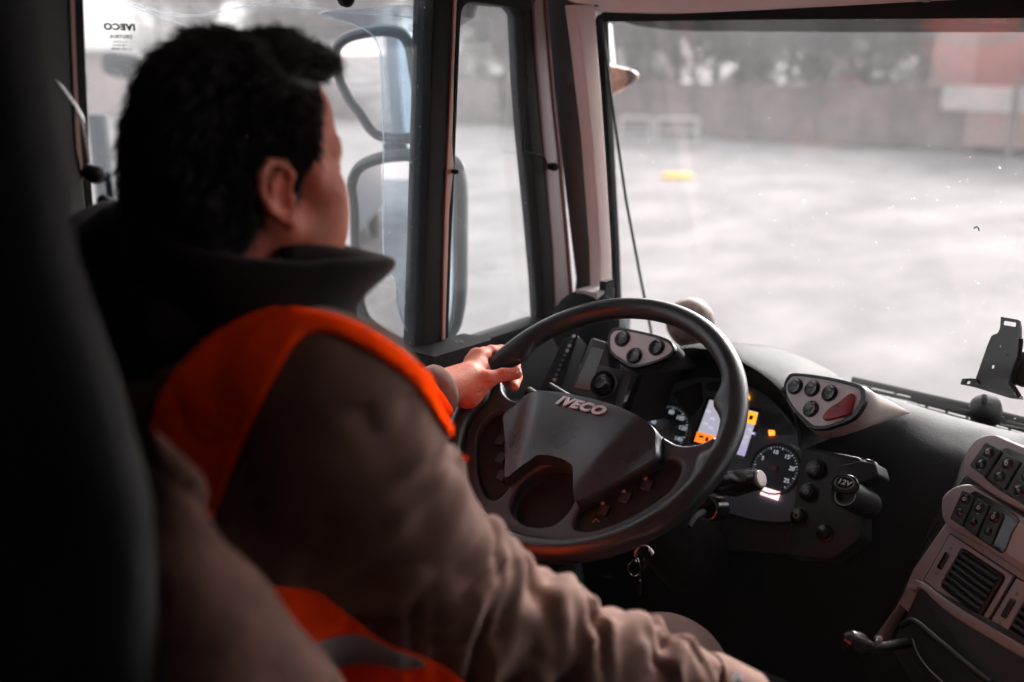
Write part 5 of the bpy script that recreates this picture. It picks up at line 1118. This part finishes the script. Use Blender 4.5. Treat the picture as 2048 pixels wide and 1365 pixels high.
spots = [(930, 6, 2, 1.0, 'dark evergreen seen through the quarter window beyond the fence'), (1010, 9, 0, .9, 'bare tree seen through the quarter window beyond the fence'), (1290, 4, 2, .85, 'dark evergreen just right of the windshield pillar behind the fence'),
         (1230, 12, 1, 1.0, 'pale bare tree behind the pillar and cord, far beyond the fence'), (1375, 9, 1, .9, 'small bare tree left of the bright gap in the treeline'), (1500, 5, 0, .8, 'bare tree right of the bright gap in the treeline'),
         (1490, 12, 2, .95, 'dark evergreen behind the bare trees at the middle of the fence'), (1590, 7, 1, .95, 'slim bare tree leaning over the middle of the fence'), (1690, 5, 2, .9, 'broad dark evergreen right of the middle of the fence'),
         (1640, 14, 0, 1.0, 'tall bare tree far behind the fence between two evergreens'), (1765, 6, 2, .8, 'dark evergreen beside the brick red trailer'), (1850, 9, 0, .9, 'bare tree rising behind the brick red trailer'), (1960, 12, 1, 1.1, 'bare tree far behind the right end of the trailer'), (700, 6, 1, 1.0, 'bare tree beyond the fence behind the door mirrors'),
         (1255, 24, 0, 1.2, 'very tall bare tree far back beside the windshield pillar'), (1330, 20, 1, 1.3, 'tall bare tree far back left of the bright gap'), (1430, 26, 0, 1.25, 'tall bare tree furthest back near the middle'), (1545, 24, 1, 1.4, 'wide bare tree far back behind the middle of the fence'), (1730, 22, 0, 1.3, 'tall bare tree far back left of the red trailer'), (1820, 20, 1, 1.3, 'wide bare tree far back just left of the red trailer'), (1900, 24, 0, 1.3, 'tall bare tree far back behind the red trailer'), (970, 20, 1, 1.3, 'wide bare tree far back in the quarter window'),
         (1265, 34, 2, 1.9, 'tall hazy evergreen furthest back beside the pillar'), (1350, 36, 2, 1.9, 'tall hazy evergreen left of the brightest gap'), (1475, 34, 2, 2.0, 'tall hazy evergreen right of the brightest gap'), (1570, 38, 2, 2.1, 'tall hazy evergreen far behind the middle of the fence'), (1625, 30, 2, 1.7, 'hazy evergreen filling the gap right of the middle'), (1720, 36, 2, 2.0, 'tall hazy evergreen between the middle and the red trailer'), (1830, 34, 2, 1.9, 'tall hazy evergreen far back near the red trailer'), (1015, 34, 2, 1.9, 'tall hazy evergreen in the right of the quarter window'),
         (330, 16, 2, 1.5, 'big dark evergreen seen above the left of the driver hair'), (450, 12, 0, 1.2, 'bare tree seen directly above the driver hair'), (560, 15, 2, 1.6, 'big dark evergreen seen above the driver forehead'), (650, 12, 0, 1.2, 'bare tree seen just left of the door mirrors'), (800, 16, 2, 1.4, 'big evergreen seen through the upper corner of the door window')]
for i, (x, dist, k, sc, lb) in enumerate(spots):
    base = min(foot, key=lambda p: abs(prj(p+np.array([0, 0, 0.]))[0]-x)); 
    y_ = np.interp(x, [300, 560, 900, 1200, 1420, 1600, 1800, 2048], [228, 232, 243, 257, 273, 283, 293, 306]); f0 = gnd(x, y_); dirv = norm(f0*np.array([1, 1, 0])); p = f0+dirv*(dist+1)
    o = protos[k] if not used[k] else copy_tree(protos[k]); used[k] = True
    o.location = (p[0], p[1], 0); o.rotation_euler = (0, 0, random.uniform(0, 6)); o.scale = (sc,)*3; o['label'] = lb; o['group'] = 'trees beyond the fence'
# brick red trailer standing before the fence
M['brick'] = mat('brick_red_paint', (.21, .10, .085), .6, var=.2, vscale=1.2); M['pale'] = mat('dirty_white_paint', (.50, .46, .46), .6, var=.15, vscale=1.5); M['brickp'] = mat('hazed_pink_red', (.30, .20, .185), .7, var=.2)  # trailer reds greyed: distance haze put into the paint colour
tl = gnd(1925, 307); tr_ = gnd(2450, 348); dv = norm(tr_-tl); nn_ = np.array([dv[1], -dv[0], 0]); 
if nn_@tl > 0: nn_ = -nn_
TP = Plane(tl, nn_, dv); trailer = empty('box_trailer', tuple(tl+np.array([0, 0, .0])), 'brick red box trailer with a white stripe parked in front of the fence', 'trailer')
def tbox(nm, m, u0, u1, v0, v1, o0, th): bm = bmesh.new(); box(bm, ((u0+u1)/2, (v0+v1)/2, o0-th/2), (u1-u0, v1-v0, th), TP.M()); return finish(bm, nm, M[m], trailer, True, .02)
tbox('lower_panel', 'brickp', 0, 8, .25, 1.25, 0, 2.2); tbox('stripe', 'pale', -.9, 8, 1.25, 1.95, .02, 2.26); tbox('upper_panel', 'brick', .1, 8, 1.95, 3.6, 0, 2.2); tbox('end_panel', 'brickp', -1.5, .1, 1.9, 3.5, -.2, 1.8); tbox('chassis', 'rubber', .3, 8, .05, .25, -.1, 2.0)
pp = gnd(2016, 318); bm = bmesh.new(); tube(bm, [pp, pp+np.array([0, 0, 2.3])], .09, 10); o = finish(bm, 'yard_post', M['concd']); tag(o, 'dark slim post standing in front of the brick red trailer', 'post')
# white barrier frames, yellow marker, corner buildings
M['wpaint'] = mat('white_paint', (.5, .48, .48), .5)
def barrier(x0, x1, y, lb):
    a, c = gnd(x0, y), gnd(x1, y+1); bm = bmesh.new()
    for p in (a, c): tube(bm, [p, p+np.array([0, 0, .85])], .06, 8)
    tube(bm, [a+np.array([0, 0, .85]), c+np.array([0, 0, .85])], .06, 8); tube(bm, [a+np.array([0, 0, .45]), c+np.array([0, 0, .45])], .04, 8)
    tag(finish(bm, 'barrier_frame', M['wpaint']), lb, 'barrier', 'barriers before the fence')
barrier(1240, 1300, 288, 'white tubular barrier nearest the windshield pillar'); barrier(1312, 1394, 290, 'white tubular barrier right of the other one before the fence')
yp = gnd(1355, 358); bm = bmesh.new(); mm = Matrix.Translation(yp)@Matrix.Rotation(.6, 4, 'Z')
yy = bmesh.new(); loft(yy, [[mm@Vector(q) for q in ((-.36*k, -.15*k, z), (.36*k, -.15*k, z), (.36*k, .15*k, z), (-.36*k, .15*k, z))] for k, z in ((1, 0), (1, .04), (.9, .10), (.55, .13))], cap0=True, cap1=True)
tag(finish(yy, 'parking_stop', mat('yellow_plastic', (.95, .60, .04), .5), None, True, .02), 'low bright yellow block lying on the pale yard', 'parking block')
# left side seen past the driver's head: grey building, parked van, post
M['wallp'] = mat('pale_pink_wall', (.42, .34, .325), .9, var=.12, vscale=.4); M['win'] = mat('dark_window', (.05, .06, .065), .2)
wa, wb = gnd(-500, 236), gnd(620, 226); dv = norm(wb-wa); nn_ = np.array([dv[1], -dv[0], 0]); 
if nn_@wa > 0: nn_ = -nn_
BPn = Plane(wa, nn_, dv); Lw = np.linalg.norm(wb-wa); bld = empty('yard_building', tuple(wa), 'pale pinkish building with a grey roof edge beyond the side window', 'building')
def bb(nm, m, u0, u1, v0, v1, o0, th): bm = bmesh.new(); box(bm, ((u0+u1)/2, (v0+v1)/2, o0-th/2), (u1-u0, v1-v0, th), BPn.M()); return finish(bm, nm, M[m], bld, False)
bb('wall', 'wallp', 0, Lw, 0, 3.2, 0, 6); bb('roof', 'concd', -.3, Lw+.3, 3.2, 3.45, .4, 6.8)
for k in range(8): bb('window', 'win', 3+k*6, 4.6+k*6, 1.2, 2.2, .03, .05)
pp = at(195, 230, 4.2); bm = bmesh.new(); tube(bm, [np.array([pp[0], pp[1], 0]), np.array([pp[0], pp[1], 2.22])], .045, 10); box(bm, (pp[0], pp[1], .03), (.22, .22, .06)); tag(finish(bm, 'steel_post', M['housing']), 'grey steel post close to the side window beside the door pillar', 'post')
vp = at(233, 132, 6.0); van = bmesh.new(); MP = Plane(vp, (.3, -.9, -.05))
ob = plate('yard_mirror', M['win'], MP, smooth_poly([(200, 112), (215, 103), (255, 108), (270, 120), (262, 150), (240, 158), (205, 146)], 4), thick=.10, bevel=.02)
mg = plate('mirror_face', M['housing'], MP, [(206, 128), (232, 134), (256, 152), (240, 154), (208, 144)], thick=.01, off=.006, parent=None); mg.parent = ob
bm = bmesh.new(); tube(bm, [MP.w(0, .0, -.09), MP.w(.05, 0, -.09)+np.array([0, .05, -.3]), np.array([vp[0], vp[1]+.15, 0])], .035, 8); ps = finish(bm, 'mirror_pole', M['concd']); ps.parent = ob
tag(ob, 'dark framed traffic mirror on a pole out in the yard behind the driver', 'mirror')
# blue lorry parked alongside, reflected in the mirrors
lor = empty('blue_lorry', (-4.3, -7, 0), 'blue lorry parked behind, seen only as a reflection in the door mirrors', 'lorry')
def lb_(nm, m, c, s, bev=.05): bm = bmesh.new(); box(bm, c, s); return finish(bm, nm, M[m], lor, True, bev)
lb_('cargo_box', 'bluepaint', (-4.3, -8.5, 2.1), (2.4, 6, 2.7)); lb_('cab', 'bluepaint', (-4.3, -4.2, 1.8), (2.3, 2.0, 2.4), .2); lb_('windscreen', 'win', (-4.3, -3.18, 2.3), (2.0, .06, .8), .02)
for x in (-5.3, -3.3):
    for y in (-4.4, -10.2):
        bm = bmesh.new(); lathe(bm, Matrix.Translation((x, y, .5))@Matrix.Rotation(PI/2, 4, 'Y'), [(0, -.14), (.3, -.14), (.47, -.13), (.5, -.08), (.5, .08), (.47, .13), (.3, .14), (0, .14)], 24); finish(bm, 'wheel', M['rubber'], lor)

rb = empty('warehouse', (0, -48, 0), 'long pale pink warehouse behind the truck, seen only in the door mirrors', 'building')
def rbx(nm, m, c, s_): bm = bmesh.new(); box(bm, c, s_); return finish(bm, nm, M[m], rb, False)
rbx('wall', 'wallp', (0, -50, 3), (90, 4, 6)); rbx('roof', 'concd', (0, -50, 6.2), (91, 5, .4))
for k in range(14): rbx('window', 'win', (-40+k*6, -47.98, 3.6), (2.4, .1, 1.4))
# ---------------------------------------------------------------- haze volume added to soften the outside contrast
hz_ = bpy.data.materials.new('contrast_haze'); hz_.use_nodes = True; N = hz_.node_tree.nodes; N.clear(); pv = N.new('ShaderNodeVolumePrincipled'); mo = N.new('ShaderNodeOutputMaterial')
pv.inputs['Color'].default_value = (.93, .90, .91, 1); pv.inputs['Density'].default_value = .0032; hz_.node_tree.links.new(pv.outputs[0], mo.inputs['Volume'])
bm = bmesh.new(); box(bm, (0, 30, 6.5), (260, 200, 15)); hzo = finish(bm, 'haze', hz_, None, False); tag(hzo, kind='stuff')
